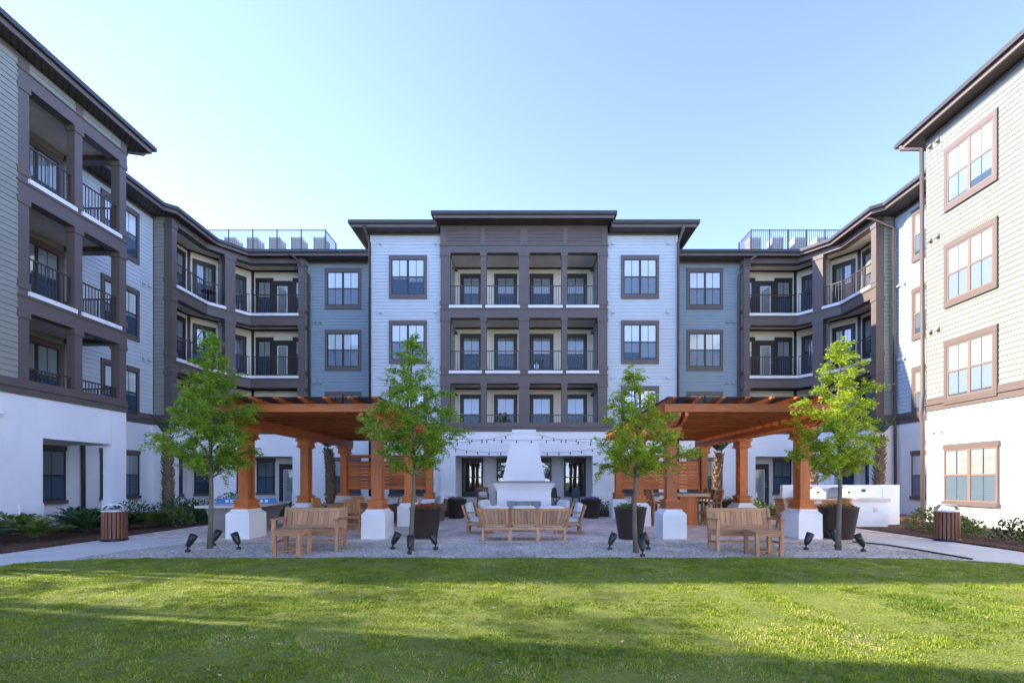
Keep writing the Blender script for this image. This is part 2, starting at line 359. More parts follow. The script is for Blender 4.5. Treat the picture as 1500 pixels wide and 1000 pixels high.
def leaves(name, P, m, parent=None, tone=None):
    """P: (n,4,3) array of small quads -> one mesh with a tone per leaf"""
    n = len(P); me = bpy.data.meshes.new(name)
    me.vertices.add(n*4); me.loops.add(n*4); me.polygons.add(n)
    me.vertices.foreach_set("co", np.asarray(P, 'f').ravel()); me.loops.foreach_set("vertex_index", np.arange(n*4, dtype='i'))
    me.polygons.foreach_set("loop_start", np.arange(0, n*4, 4, dtype='i'))
    me.update(calc_edges=True)
    a = me.attributes.new("tone", 'FLOAT', 'FACE')
    a.data.foreach_set("value", np.asarray(tone if tone is not None else np.random.default_rng(3).random(n), 'f'))
    me.materials.append(M[m]); o = bpy.data.objects.new(name, me); COL.objects.link(o)
    if parent: o.parent = parent
    return o
def thing(name, label, cat, loc=(0, 0, 0), rz=0.0, group=None):
    o = bpy.data.objects.new(name, None); COL.objects.link(o); o.location = loc; o.rotation_euler = (0, 0, rz)
    o["label"] = label; o["category"] = cat
    if group: o["group"] = group
    return o
def struct(name, mb, m):
    o = mb.build(name, m); o["kind"] = "structure"; return o
def dup(root, loc, rz, label, group=None, scale=None):
    r = root.copy(); COL.objects.link(r); r.location = loc; r.rotation_euler = (0, 0, rz); r["label"] = label
    if group: r["group"] = group
    if scale: r.scale = scale
    for ch in list(root.children):
        c = ch.copy(); COL.objects.link(c); c.parent = r
        for g in ch.children:
            d = g.copy(); COL.objects.link(d); d.parent = c
    return r
def off(path, d):
    """plan polyline moved d to its left, mitred"""
    out = []; n = len(path)
    for i in range(n):
        ns = []
        for a, b in ((i-1, i), (i, i+1)):
            if 0 <= a and b < n:
                dx, dy = path[b][0]-path[a][0], path[b][1]-path[a][1]; l = hypot(dx, dy); ns.append((-dy/l, dx/l))
        if len(ns) == 1: nx, ny = ns[0]; k = d
        else:
            nx, ny = ns[0][0]+ns[1][0], ns[0][1]+ns[1][1]; l = hypot(nx, ny); nx, ny = nx/l, ny/l; k = d/(nx*ns[0][0]+ny*ns[0][1])
        out.append((path[i][0]+nx*k, path[i][1]+ny*k))
    return out
# ================================================================== THE BUILDING
B = thing("apartment_building", "four storey apartment house with pale lap siding, brown trim and balconies round the lawn", "building")
FLR = [0.15, 3.65, 6.80, 10.00]            # floor levels
LINT = [2.70, 6.21, 9.42, 12.60]           # undersides of the beams above each floor
SOF = 12.86
FL = Fr((-14.1, 0), (0, 1)); FWL = Fr((-16.03, 0), (0, 1))
FR_ = FL.mir(); FWR = FWL.mir()
def both(f): f(1); f(-1)
def side(fr, m): return fr if m == 1 else fr.mir()
def mx(path, m): return [(x*m, y) for x, y in path]

def window(fr, u0, u1, z0, z1, double=True, trim="brown", style="cased", blind=1.0, bm="blind", sash="sash", t=0.12, label=None, sc_=True):
    fr = Fr(fr.p(0, 0.024, 0)[:2], fr.U, fr.N); c = MB()
    if style == "cased":
        c.box(u0-0.003, u1+0.003, 0, 0.055, z1-0.20, z1, fr); c.box(u0, u1, 0, 0.055, z0, z0+0.20, fr)
        c.box(u0, u0+t, 0, 0.050, z0+0.20, z1-0.20, fr); c.box(u1-t, u1, 0, 0.050, z0+0.20, z1-0.20, fr)
        a0, a1, b0, b1 = u0+t, u1-t, z0+0.20, z1-0.20
    else:                                    # in stucco: a lintel board and a sill board only
        c.box(u0-0.05, u1+0.05, 0, 0.05, z1-0.17, z1, fr); c.box(u0-0.05, u1+0.05, 0, 0.09, z0, z0+0.13, fr)
        c.box(u0-0.02, u0, 0, 0.03, z0+0.13, z1-0.17, fr); c.box(u1, u1+0.02, 0, 0.03, z0+0.13, z1-0.17, fr)
        a0, a1, b0, b1 = u0, u1, z0+0.13, z1-0.17
    w = c.build("window", trim, B, label)
    s = MB(); k = 0.045; zm = (b0+b1)/2
    cols = [(a0, (a0+a1)/2), ((a0+a1)/2, a1)] if double else [(a0, a1)]
    s.box(a0, a1, 0, 0.040, b1-k, b1, fr); s.box(a0, a1, 0, 0.040, b0, b0+k, fr)
    s.box(a0, a0+k, 0, 0.038, b0+k, b1-k, fr); s.box(a1-k, a1, 0, 0.038, b0+k, b1-k, fr)
    if double: s.box(cols[0][1]-0.05, cols[0][1]+0.05, 0, 0.042, b0+k, b1-k, fr)
    for p, q in cols:
        e0, e1 = (p+k if p == a0 else p+0.05), (q-k if q == a1 else q-0.05)
        s.box(e0, e1, 0, 0.036, zm-0.03, zm+0.03, fr)
    s.build("sash", sash, w)
    i = MB(); i.quad(a0, a1, 0.006, b0, b1, fr); i.build("dark_room_sheet", "interior_dark", w)  # dark sheet stands in for the unlit room
    if blind > 0:
        b = MB()
        for p, q in cols:
            bl = blind if blind >= 1 else blind+random.uniform(-0.08, 0.08)
            zb = b1-(b1-b0)*min(1, bl)
            g = (q-p)*0.035
            for f0, f1 in ((0.03, 0.475), (0.485, 0.97)): b.quad(p+(q-p)*f0+g, p+(q-p)*f1, 0.013, zb, b1, fr)
        b.build("blind", bm, w)
    g = MB(); g.quad(a0, a1, 0.022, b0, b1, fr); g.build("glass", "glass", w)
    if sc_:
        g = MB(); g.quad(a0, a1, 0.029, b0+k, zm-0.03, fr); g.build("insect_screen", "screen", w)
    return w
def door(fr, u0, u1, z0, z1, glass_w=0.62, hs=1, trim="brown_dark", transom=True, label=None):
    d = MB(); d.box(u0-0.12, u1+0.12, 0, 0.05, z0, z1+0.14, fr); d.box(u0, u1, 0.05, 0.075, z0+0.02, z1, fr)
    o = d.build("door", trim, B, label)
    c = (u0+u1)/2; a0, a1, b0, b1 = c-glass_w/2, c+glass_w/2, z0+0.18, z1-0.16
    f = MB(); k = 0.05
    f.box(a0, a1, 0.075, 0.095, b1-k, b1, fr); f.box(a0, a1, 0.075, 0.095, b0, b0+k, fr)
    f.box(a0, a0+k, 0.075, 0.093, b0+k, b1-k, fr); f.box(a1-k, a1, 0.075, 0.093, b0+k, b1-k, fr); f.build("glazing_frame", "white_frame", o)
    f = MB(); f.quad(a0+k, a1-k, 0.079, b0+k, b1-k, fr); f.build("blind", "blind_mid", o)
    f = MB(); f.quad(a0+k, a1-k, 0.085, b0+k, b1-k, fr); f.build("glass", "glass", o)
    h = MB(); u = u0+0.07 if hs > 0 else u1-0.07
    h.tube([fr.p(u, 0.075, z0+1.0), fr.p(u, 0.12, z0+1.0)], 0.028, 8); h.tube([fr.p(u, 0.075, z0+1.16), fr.p(u, 0.10, z0+1.16)], 0.024, 8); h.build("handle", "steel", o)
    return o
def railing(mb, fr, u0, u1, n, zf, h=1.05):
    mb.box(u0, u1, n-0.022, n+0.022, zf+h-0.04, zf+h, fr); mb.box(u0, u1, n-0.016, n+0.016, zf+0.09, zf+0.12, fr)
    k = max(2, int((u1-u0)/0.115))
    for i in range(k+1):
        u = u0+0.012+(u1-u0-0.024)*i/k; mb.box(u-0.009, u+0.009, n-0.009, n+0.009, zf+0.12, zf+h-0.04, fr)
def vent(fr, u, z, trim="siding_light"):
    v = MB(); v.box(u-0.12, u+0.12, 0.012, 0.03, z-0.12, z+0.12, fr)
    c = [fr.p(u-0.06, 0.03, z-0.05), fr.p(u+0.06, 0.03, z-0.05), fr.p(u+0.06, 0.14, z-0.05), fr.p(u-0.06, 0.14, z-0.05),
         fr.p(u-0.06, 0.03, z+0.07), fr.p(u+0.06, 0.03, z+0.07), fr.p(u+0.06, 0.06, z+0.07), fr.p(u-0.06, 0.06, z+0.07)]
    v.hexa(c); v.build("vent", trim, B)
def pillar(fr, u0, u1, n0, n1, z0, z1, cap=0.17, proud=0.03):
    p = MB(); p.box(u0, u1, n0, n1, z0, z1, fr); e = proud
    p.box(u0-e, u1+e, n0-e, n1+e, z1-cap, z1+0.004, fr); p.box(u0-e, u1+e, n0-e, n1+e, z0-0.004, z0+0.20, fr)
    p.build("pillar", "brown", B)

# ---- solid bodies of the wings behind the facades
PTH = [(-15.22, 20.9), (-15.2, 23.2), (-14.03, 24.8), (-11.28, 24.8)]     # outer edge of the corner balconies
DEP = 1.25
def core(m):
    o = off(PTH, DEP+0.16)
    nr = [(-14.16, 13.44), (-16.10, 13.44)] if m == 1 else [(-14.16, 16.9), (-16.10, 16.9)]
    ys = -12 if m == -1 else 11.3  # left wing stops short: unseen gap added to let sun onto the lawn
    poly = [(-27, ys), (-14.16, ys), *nr, (-16.10, 20.93), (o[0][0], 20.93), *o[1:3], (-11.42, o[3][1]), (-11.42, 25.32), (-7.3, 25.32), (-7.3, 34), (-27, 34)]
    b = MB(); b.prism(mx(poly, m), 0, SOF); b.prism(mx([(-27, ys), (-14.16, ys), (-14.16, 16.9 if m == -1 else 13.44), (-27, 16.9 if m == -1 else 17.0)], m), SOF-0.0, 13.34)
    if m == 1: b.prism([(-27, -12), (-14.16, -12), (-14.16, 6.8), (-27, 6.8)], 0, 13.34)  # wing resumes past the added gap and shades the near lawn
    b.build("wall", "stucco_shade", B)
both(core)
b = MB(); b.prism([(-7.25, 34), (-7.48, 23.87), (-4.0, 23.87), (-4.0, 25.76), (4.0, 25.76), (4.0, 23.87), (7.48, 23.87), (7.25, 34)], 0, 13.58)
b.prism([(-4.0, 23.9), (4.0, 23.9), (4.0, 34), (-4.0, 34)], 13.0, 13.9); b.build("wall", "stucco_shade", B)

# ---- siding, stucco and belt of every facade
def facade(fr, u0, u1, ztop, m, trim="brown", zs=4.30, name="wall"):
    w = MB(); w.siding(u0, u1, 0, zs, ztop, fr); w.build("wall", m, B)
    st = MB(); st.box(u0, u1, -0.04, 0.0, 0, 3.86, fr); st.build("wall", "stucco", B)
    belt(fr, u0, u1, trim)
def belt(fr, u0, u1, trim="brown", n=0.0):
    t = MB(); t.box(u0, u1, -0.03, n+0.045, 3.86, 4.06, fr); t.box(u0, u1, -0.03, n+0.085, 4.06, 4.10, fr); t.box(u0, u1, -0.03, n+0.050, 4.10, 4.30, fr); t.build("belt_band", trim, B)
def frieze(fr, u0, u1, z0, z1, n=0.05): 
    t = MB(); t.box(u0, u1, 0, n, z0, z1, fr); t.build("frieze_board", "brown", B)
CF = Fr((0, 23.8), (1, 0))                      # the pale blocks either side of the centre
DW = Fr((0, 25.25), (1, 0))                     # the set-back walls beside them
for a, b_ in ((-7.55, -4.06), (4.06, 7.55)):
    facade(CF, a, b_, 13.6, "siding_light")
    frieze(CF, a, b_, 13.50, 13.60)
    tr = MB(); s_ = -1 if a < 0 else 1
    tr.box(min(s_*7.56, s_*7.46), max(s_*7.56, s_*7.46), 0.0, 0.03, 4.30, 13.5, CF); tr.build("corner_board", "siding_light", B)
for a, b_ in ((-11.28, -7.5), (7.5, 11.28)):
    facade(DW, a, b_, SOF, "siding_sage"); frieze(DW, a, b_, 12.76, SOF)
for s_ in (-1, 1):                              # the return walls of the pale blocks
    f = Fr((7.55*s_, 0), (0, -1) if s_ > 0 else (0, 1), (s_, 0))
    w = MB(); a, b_ = (-25.25, -23.8) if s_ > 0 else (23.8, 25.25); w.siding(a, b_, 0, 4.3, 13.6, f); w.build("wall", "siding_light", B)
    w = MB(); w.box(a, b_, -0.04, 0, 0, 3.86, f); w.build("wall", "stucco", B)
facade(FWL, 17.14, 20.9, SOF, "siding_light"); facade(FWR, *([-0] and (16.9, 20.9)), SOF, "siding_light")
facade(FR_, -8, 16.95, 13.36, "siding_warm")
w = MB(); w.siding(11.3, 13.46, 0, 4.30, 13.36, FL); w.siding(-8, 6.8, 0, 4.30, 13.36, FL); w.build("wall", "siding_warm", B)  # siding leaves the added sun gap open
belt(FL, 11.3, 17.14); belt(FL, -8, 6.8)
frieze(FR_, -8, 16.95, 13.24, 13.36, 0.04); frieze(FL, 11.3, 13.46, 13.24, 13.36, 0.04)
frieze(FWL, 17.14, 20.9, 12.74, SOF, 0.04); frieze(FWR, 16.95, 20.9, 12.74, SOF, 0.04)
# end wall of the right block, seen edge on
f = Fr((0, 16.95), (1, 0), (0, 1)); w = MB(); w.siding(14.1, 16.03, 0, 4.3, 13.36, f); w.build("wall", "siding_warm", B)

# ---- centre bay: three floors of balconies between brown pillars
BF = Fr((0, 23.66), (1, 0))
PIL = [(-4.08, -3.62), (-2.11, -1.84), (-0.25, 0.25), (1.84, 2.11), (3.62, 4.08)]
for k in (1, 2, 3):
    z0, z1 = FLR[k], LINT[k]
    for i, (a, b_) in enumerate(PIL):
        pillar(BF, a, b_, -0.32, 0.0, z0+0.06 if k > 1 else 4.10, z1)
    bal = MB(); bal.box(-4.10, 4.10, -0.34, 0.012, z0-0.58, z0-0.13, BF) if k > 1 else None
    bal.box(-4.06, 4.06, -0.33, 0.006, z0-0.13, z0+0.06, BF) if k > 1 else bal.box(-4.06, 4.06, -0.33, 0.006, 3.86, 4.12, BF)
    bal.box(-4.06, 4.06, -2.08, -0.34, z0-0.22, z0, BF)
    if k > 1: bal.box(-4.12, 4.12, -0.34, 0.045, z0-0.17, z0-0.13, BF)
    bo = bal.build("balcony", "brown", B)
    for (a, b_), (c, d) in zip(PIL[:-1], PIL[1:]):
        r = MB(); railing(r, BF, b_, c, -0.14, z0); r.build("railing", "rail", bo)
        if k > 1:
            s_ = MB(); s_.box(b_-0.05, c+0.05, -0.20, 0.06, z0-0.10, z0+0.03, BF); s_.build("sill_flashing", "sill_white", bo)
    ce = MB(); ce.box(-3.66, 3.66, -2.07, -0.33, z1+0.17, z1+0.20, BF); ce.build("ceiling", "ceiling", bo)
    # back wall and its windows
    bw = Fr((0, 25.70), (1, 0)); w = MB(); w.box(-3.7, 3.7, -0.05, 0, z0, z1+0.17, bw); w.box(-3.7, 3.7, 0, 0.04, z1+0.06, z1+0.17, bw) if 0 else None; w.build("wall", "cream", B)
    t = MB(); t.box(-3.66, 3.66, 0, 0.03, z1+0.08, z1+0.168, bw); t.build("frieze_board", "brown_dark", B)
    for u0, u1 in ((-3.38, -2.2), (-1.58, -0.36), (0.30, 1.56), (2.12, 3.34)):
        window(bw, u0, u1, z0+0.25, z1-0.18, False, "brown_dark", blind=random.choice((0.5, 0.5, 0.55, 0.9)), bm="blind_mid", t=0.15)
    for s_ in (-1, 1):                          # side walls with a lamp each
        sf = Fr((3.66*s_, 0), (0, -1) if s_ < 0 else (0, 1), (-s_, 0)); a, b_ = (-25.7, -23.98) if s_ < 0 else (23.98, 25.7)
        w = MB(); w.box(a, b_, -0.3, -0.03, z0, z1+0.17, sf); w.siding(a, b_, -0.02, z0, z1+0.17, sf); w.build("wall", "siding_light", B)
        um = (a+b_)/2-0.25*(1 if a > 0 else -1)
        la = MB(); la.tube([sf.p(um, 0, 12.25-10+z0), sf.p(um, 0.16, 12.30-10+z0), sf.p(um, 0.20, 12.22-10+z0)], 0.018, 6)
        la.lathe([(0.02, 0.10), (0.05, 0.06), (0.11, -0.02), (0.10, -0.03)], sf.p(um, 0.20, 12.14-10+z0), 10); la.build("wall_lamp", "black", B)
t = MB(); t.box(-4.10, 4.10, -0.30, 0.012, 12.60, 12.94, BF); t.box(-4.13, 4.13, -0.3, 0.05, 12.94, 12.99, BF); t.box(-4.08, 4.08, -0.3, 0.0, 12.99, 13.92, BF); t.box(-4.09, 4.09, 0, 0.03, 13.78, 13.92, BF)
for u0, u1 in ((-4.09, -3.80), (-2.12, -1.90), (-0.18, 0.18), (1.90, 2.12), (3.80, 4.09)): t.box(u0, u1, 0, 0.032, 12.99, 13.78, BF)
t.siding(-4.05, 4.05, 0.002, 13.0, 13.78, BF); t.build("frieze_board", "brown", B)
belt(CF, -4.2, 4.2, n=0.14)
for s_ in (-1, 1):
    f = Fr((s_*4.07, 0), (0, 1), (s_, 0)); w = MB(); w.box(23.68, 23.86, -0.05, 0.004, 4.3, 13.90, f) ; w.build("corner_board", "brown", B)
# ground floor of the bay: a white porch open between two piers
st = MB()
for a, b_ in ((-4.10, -3.36), (3.36, 4.10)):
    st.box(a, b_, -0.35, 0.0, 0, 3.86, BF); st.box(a-0.03, b_+0.03, -0.38, 0.03, 0, 0.80, BF)
st.box(-3.36, 3.36, -0.35, 0.0, 2.68, 3.86, BF); st.build("porch_front", "stucco", B)
bw = Fr((0, 25.70), (1, 0))
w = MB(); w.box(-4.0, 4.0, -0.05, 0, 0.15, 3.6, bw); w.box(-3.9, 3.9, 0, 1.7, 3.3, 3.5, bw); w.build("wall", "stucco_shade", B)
for u0, u1 in ((-3.30, -2.16), (-1.46, -0.36), (0.36, 1.46), (2.12, 3.28)): window(bw, u0, u1, 0.62, 2.66, False, "sash", blind=0, sc_=False, t=0.06)
p = MB(); p.box(-4.3, 4.3, -0.05, 2.3, 0.02, 0.15, bw); p.build("porch_floor", "concrete", B)

# ---- windows of the flat facades
for s_ in (-1, 1):
    for k in (1, 2, 3):
        zt = LINT[k]-0.10 if k < 3 else 12.52
        c = 5.70*s_; window(CF, c-0.93, c+0.93, zt-2.13, zt, True, blind=random.choice((1.0, 0.62, 0.85, 1.0)))
        c = 9.43*s_; window(DW, c-0.94, c+0.94, zt-2.13, zt, True, blind=1.0)
    for c, fr in ((5.70*s_, CF), (9.43*s_, DW)): window(fr, c-0.9, c+0.9, 0.70, 2.68, True, style="stucco", bm="blind_mid", blind=0.6, sash="sash")
    for z in (13.08, 9.72, 6.52):
        vent(CF, 7.05*s_, z); vent(CF, 4.35*s_, z)
    for z in (9.72, 6.56, 3.3):
        vent(DW, 10.9*s_, z, "siding_sage" if z > 4 else "stucco"); vent(DW, 10.6*s_, z, "siding_sage" if z > 4 else "stucco"); vent(DW, 7.75*s_, z, "siding_sage" if z > 4 else "stucco")
for k in (1, 2, 3):
    zt = LINT[k]-0.10 if k < 3 else 12.52
    window(FWL, 18.28, 20.08, zt-2.13, zt, True, blind=0.62); window(FWR, 18.1, 19.93, zt-2.13, zt, True, blind=0.9, bm="blind_mid", sash="sash_tan")
    for u in (14.35, 9.8, 5.2): window(FR_, u, u+1.82, zt-2.13, zt, True, blind=random.choice((1.0, 0.9, 1.0)), sash="sash_tan")
    for u in (4.6,): window(FL, u, u+1.82, zt-2.13, zt, True, blind=1.0)
    for u in (16.72, 16.42, 13.4, 8.9): vent(FR_, u, (13.0, 9.75, 6.6)[3-k], "siding_warm")
    for u in (20.6, 20.3): vent(FWR, u, (13.0, 9.75, 6.6)[3-k], "siding_light"); vent(FWL, u, (13.0, 9.75, 6.6)[3-k], "siding_light") if k < 3 else None
    for u in (12.8, 8.6): vent(FL, u if u > 10 else 4.0, (12.6, 9.4, 6.3)[3-k], "siding_warm")
for u in (16.6, 16.3, 13.4): vent(FR_, u, 3.15, "stucco")
vent(FL, 12.95, 3.3, "stucco")
window(FWL, 18.28, 20.08, 0.72, 2.70, True, style="stucco", bm="blind_mid", blind=0.9); window(FWR, 18.1, 19.93, 0.70, 2.68, True, style="stucco", blind=1.0, sash="sash_tan")
for u in (14.35, 9.8): window(FR_, u, u+1.82, 0.66, 2.66, True, style="stucco", blind=1.0, bm="blind_mid", sash="sash_tan")
for u in (4.6,): window(FL, u, u+1.82, 0.66, 2.66, True, style="stucco", blind=1.0, bm="blind_mid")
pl = MB(); pl.box(-8, 16.97, 0, 0.03, 0, 0.55, FR_); pl.build("plinth", "stucco", B)

# ---- left block: open corner balconies
def left_block():
    for k in (1, 2, 3):
        z0, z1 = FLR[k], LINT[k]; pz = z0+0.06 if k > 1 else 4.10
        pillar(FL, 13.46, 13.78, -0.30, 0.0, pz, z1); pillar(FL, 15.18, 15.44, -0.26, 0.0, pz, z1); pillar(FL, 16.86, 17.14, -0.30, 0.0, pz, z1)
        bo = MB()
        EB = Fr((0, 17.14), (1, 0), (0, 1))
        if k > 1:
            bo.box(13.44, 17.16, -0.32, 0.015, z0-0.58, z0-0.13, FL); bo.box(13.46, 17.14, -0.32, 0.005, z0-0.13, z0+0.06, FL); bo.box(13.42, 17.18, -0.3, 0.045, z0-0.17, z0-0.13, FL)
            bo.box(-16.0, -14.42, -0.32, 0.0, z0-0.58, z0+0.06, EB)
        bo.box(-16.0, -14.42, -3.68, -0.32, z0-0.22, z0, EB)
        bb = bo.build("balcony", "brown", B)
        for a, b_ in ((13.78, 15.18), (15.44, 16.86)):
            r = MB(); railing(r, FL, a, b_, -0.12, z0); r.build("railing", "rail", bb)
            if k > 1: s_ = MB(); s_.box(a-0.04, b_+0.04, -0.2, 0.06, z0-0.10, z0+0.03, FL); s_.build("sill_flashing", "sill_white", bb)
        r = MB(); railing(r, EB, -16.0, -14.4, -0.12, z0); r.build("railing", "rail", bb)
        ce = MB(); ce.box(-16.0, -14.36, -3.66, -0.30, z1+0.17, z1+0.20, EB); ce.build("ceiling", "ceiling", bb)
        w = MB(); w.box(13.46, 17.14, -0.05, -0.01, z0, z1+0.17, FWL); w.siding(13.46, 17.14, 0, z0, z1+0.17, FWL); w.build("wall", "siding_warm", B)
        window(FWL, 14.9, 16.80, z0+0.1, z1-0.05, True, blind=random.choice((0.5, 0.55)), bm="blind_mid", t=0.2)
        w = MB(); f = Fr((0, 13.48), (1, 0), (0, 1)); w.box(-16.0, -14.36, -0.04, 0.0, z0, z1+0.17, f); w.build("wall", "siding_warm", B)
        la = MB(); la.lathe([(0.03, 0.10), (0.10, 0.02), (0.10, 0.0)], FWL.p(14.7, 0.12, z0+2.0), 10); la.build("wall_lamp", "steel", B)
    EB = Fr((0, 17.14), (1, 0), (0, 1))
    t = MB(); t.box(13.44, 17.16, -0.32, 0.015, 12.60, 12.98, FL); t.box(13.42, 17.18, -0.3, 0.05, 12.98, 13.02, FL); t.box(-16.0, -14.42, -0.32, 0.0, 12.6, 13.34, EB)
    for u0, u1 in ((13.46, 13.76), (15.20, 15.44), (16.9, 17.14)): t.box(u0, u1, 0, 0.03, 13.02, 13.36, FL)
    t.box(13.46, 17.14, -0.3, -0.002, 13.02, 13.36, FL); t.build("frieze_board", "brown", B)
    w = MB(); w.siding(13.76, 16.9, 0.0, 13.02, 13.36, FL); w.build("wall", "siding_warm", B)
    belt(EB, -16.0, -14.1)
    # ground floor: white wall with a porch cut into its corner
    st = MB(); st.box(11.3, 14.17, -0.30, 0.0, 0, 3.86, FL); st.box(-8, 6.8, -0.3, 0, 0, 3.86, FL); st.box(14.17, 16.52, -0.28, 0.0, 2.70, 3.86, FL); st.box(16.52, 17.14, -0.28, 0.0, 0, 3.86, FL)
    st.box(-16.0, -14.38, -0.28, 0.0, 2.70, 3.86, EB)
    st.box(13.5, 14.18, 0, 0.03, 0, 0.80, FL); st.box(16.50, 17.16, -0.31, 0.03, 0, 0.80, FL); st.build("porch_front", "stucco", B)
    w = MB(); w.box(13.5, 17.14, -0.05, 0, 0.1, 3.6, FWL); w.box(13.5, 16.85, 0, 1.66, 3.2, 3.4, FWL); w.build("wall", "stucco", B)
    window(FWL, 15.9, 16.85, 0.66, 2.66, False, style="stucco", bm="blind_dim", blind=1.0)
    p = MB(); p.box(13.44, 17.2, -0.05, 1.90, 0.02, 0.15, FWL); p.build("porch_floor", "concrete", B)
    d = MB(); d.tube([FWL.p(17.5, 0.08, 0.12), FWL.p(17.5, 0.08, 3.8)], 0.07, 8); d.build("downpipe", "gutter", B)
left_block()

# ---- the two splayed corners with their balconies
def corner(m):
    P = PTH
    def pa(d): return mx(off(P, d), m)
    bk = off(P, DEP); bx = mx(bk, m)
    seg = lambda a, b_: Fr((a[0]*m, a[1]), ((b_[0]-a[0])*m, b_[1]-a[1]), None) if m == 1 else Fr((a[0]*m, a[1]), ((b_[0]-a[0])*m, b_[1]-a[1]), (-(b_[1]-a[1])/hypot(b_[0]-a[0], b_[1]-a[1]), -(b_[0]-a[0])/hypot(b_[0]-a[0], b_[1]-a[1])))
    SA, SB, SCc = seg(P[0], P[1]), seg(P[1], P[2]), seg(P[2], P[3])
    BA, BB, BC = seg(bk[0], bk[1]), seg(bk[1], bk[2]), seg(bk[2], bk[3])
    LB = hypot(P[2][0]-P[1][0], P[2][1]-P[1][1]); pc0, pc1 = LB*0.40, LB*0.64; pm = (pc0+pc1)/2
    la, lc = 2.3, 2.75
    for k in (1, 2, 3):
        z0, z1 = FLR[k], LINT[k]; pz = z0+0.06 if k > 1 else 4.10
        pillar(SA, 0.0, 0.30, -0.33, 0.0, pz, z1); pillar(SB, pc0, pc1, -0.40, 0.0, pz, z1); pillar(SCc, 2.45, 2.75, -0.33, 0.0, pz, z1)
        bo = MB()
        if k > 1:
            bo.strip(pa(-0.012), pa(0.33), z0-0.58, z0-0.13); bo.strip(pa(-0.005), pa(0.32), z0-0.13, z0+0.06); bo.strip(pa(-0.045), pa(0.3), z0-0.17, z0-0.13)
        else: bo.strip(pa(-0.012), pa(0.33), 3.84, 4.12)
        bo.strip(pa(0.33), pa(DEP+0.02), z0-0.22, z0); bb = bo.build("balcony", "brown", B)
        ce = MB(); ce.strip(pa(0.32), pa(DEP+0.02), z1+0.17, z1+0.20); ce.build("ceiling", "ceiling", bb)
        for fr_list in (((SA, 0.3, la), (SB, 0.0, pc0)), ((SB, pc1, LB), (SCc, 0.0, 2.45))):
            r = MB()
            for fr, a, b_ in fr_list: railing(r, fr, a, b_, -0.12, z0)
            r.build("railing", "rail", bb)
            if k > 1:
                s_ = MB()
                for fr, a, b_ in fr_list: s_.box(a-(0.03 if a else 0), b_+0.03, -0.2, 0.06, z0-0.10, z0+0.03, fr)
                s_.build("sill_flashing", "sill_white", bb)
        w = MB(); w.strip(mx(off(P, DEP), m), mx(off(P, DEP+0.18), m), z0, z1+0.17); w.build("wall", "cream", B)
        t = MB(); t.strip(mx(off(P, DEP-0.03), m), mx(off(P, DEP+0.01), m), z1+0.08, z1+0.168)
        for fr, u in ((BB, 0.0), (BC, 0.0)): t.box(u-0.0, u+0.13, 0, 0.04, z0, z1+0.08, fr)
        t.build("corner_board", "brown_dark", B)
        # partition between the two balconies, sided
        pf = Fr(SB.p(pm-0.06, 0, 0)[:2], (-SB.N[0], -SB.N[1]), (-SB.U[0], -SB.U[1]))
        w = MB(); w.box(0.38, DEP+0.1, -0.14, -0.02, z0, z1+0.17, pf); w.siding(0.38, DEP+0.1, 0, z0, z1+0.17, pf); w.build("wall", "siding_light", B)
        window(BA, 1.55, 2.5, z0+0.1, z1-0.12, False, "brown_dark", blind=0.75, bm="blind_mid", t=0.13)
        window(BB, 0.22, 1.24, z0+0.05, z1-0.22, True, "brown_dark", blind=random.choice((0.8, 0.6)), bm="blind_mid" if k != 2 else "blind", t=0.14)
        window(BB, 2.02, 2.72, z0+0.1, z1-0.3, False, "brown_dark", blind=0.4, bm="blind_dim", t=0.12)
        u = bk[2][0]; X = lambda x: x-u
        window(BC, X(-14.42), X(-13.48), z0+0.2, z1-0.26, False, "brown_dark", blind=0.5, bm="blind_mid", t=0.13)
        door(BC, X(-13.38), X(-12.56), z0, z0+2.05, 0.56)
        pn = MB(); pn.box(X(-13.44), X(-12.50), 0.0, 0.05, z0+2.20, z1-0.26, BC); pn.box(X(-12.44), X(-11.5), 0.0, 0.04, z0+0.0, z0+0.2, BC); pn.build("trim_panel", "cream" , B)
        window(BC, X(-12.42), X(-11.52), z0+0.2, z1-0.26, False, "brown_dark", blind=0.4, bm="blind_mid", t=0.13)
    t = MB(); t.strip(pa(-0.012), pa(0.33), 12.60, SOF); t.build("frieze_board", "brown", B)
    # siding that closes the corner at both ends
    f0 = side(Fr((0, 20.9), (1, 0)), m)
    w = MB(); w.siding(-16.03, -15.55, 0, 4.3, SOF, f0); w.box(-17, -15.5, -0.06, -0.003, 0.0, SOF, f0); w.build("wall", "siding_warm", B)
    t = MB(); t.box(-15.56, -15.21, -0.05, 0.012, 4.1, 12.6, f0); t.box(-16.05, -15.97, 0, 0.03, 4.3, SOF, f0); t.box(-16.03, -15.2, 0, 0.05, 3.86, 4.1, f0); t.box(-16.03, -15.2, 0, 0.045, 4.1, 4.3, f0); t.build("corner_board", "brown", B)
    w = MB(); w.box(-16.03, -15.22, 0.004, 0.03, 0, 3.86, f0); w.build("wall", "stucco", B)
    f1 = side(Fr((-11.28, 0), (0, 1)), m)
    w = MB(); w.siding(24.82, 25.25, 0, 4.3, SOF, f1); w.box(24.85, 26.3, -0.14, -0.003, 0, SOF, f1); w.build("wall", "siding_warm", B)
    # ground floor: white piers and headers
    st = MB(); st.strip(pa(-0.0), pa(0.34), 2.70, 3.84)
    st.box(0.0, 0.42, -0.34, 0, 0, 2.70, SA); st.box(LB*0.14, LB*0.66, -0.36, 0, 0, 2.70, SB); st.box(2.16, 2.75, -0.34, 0, 0, 2.70, SCc)
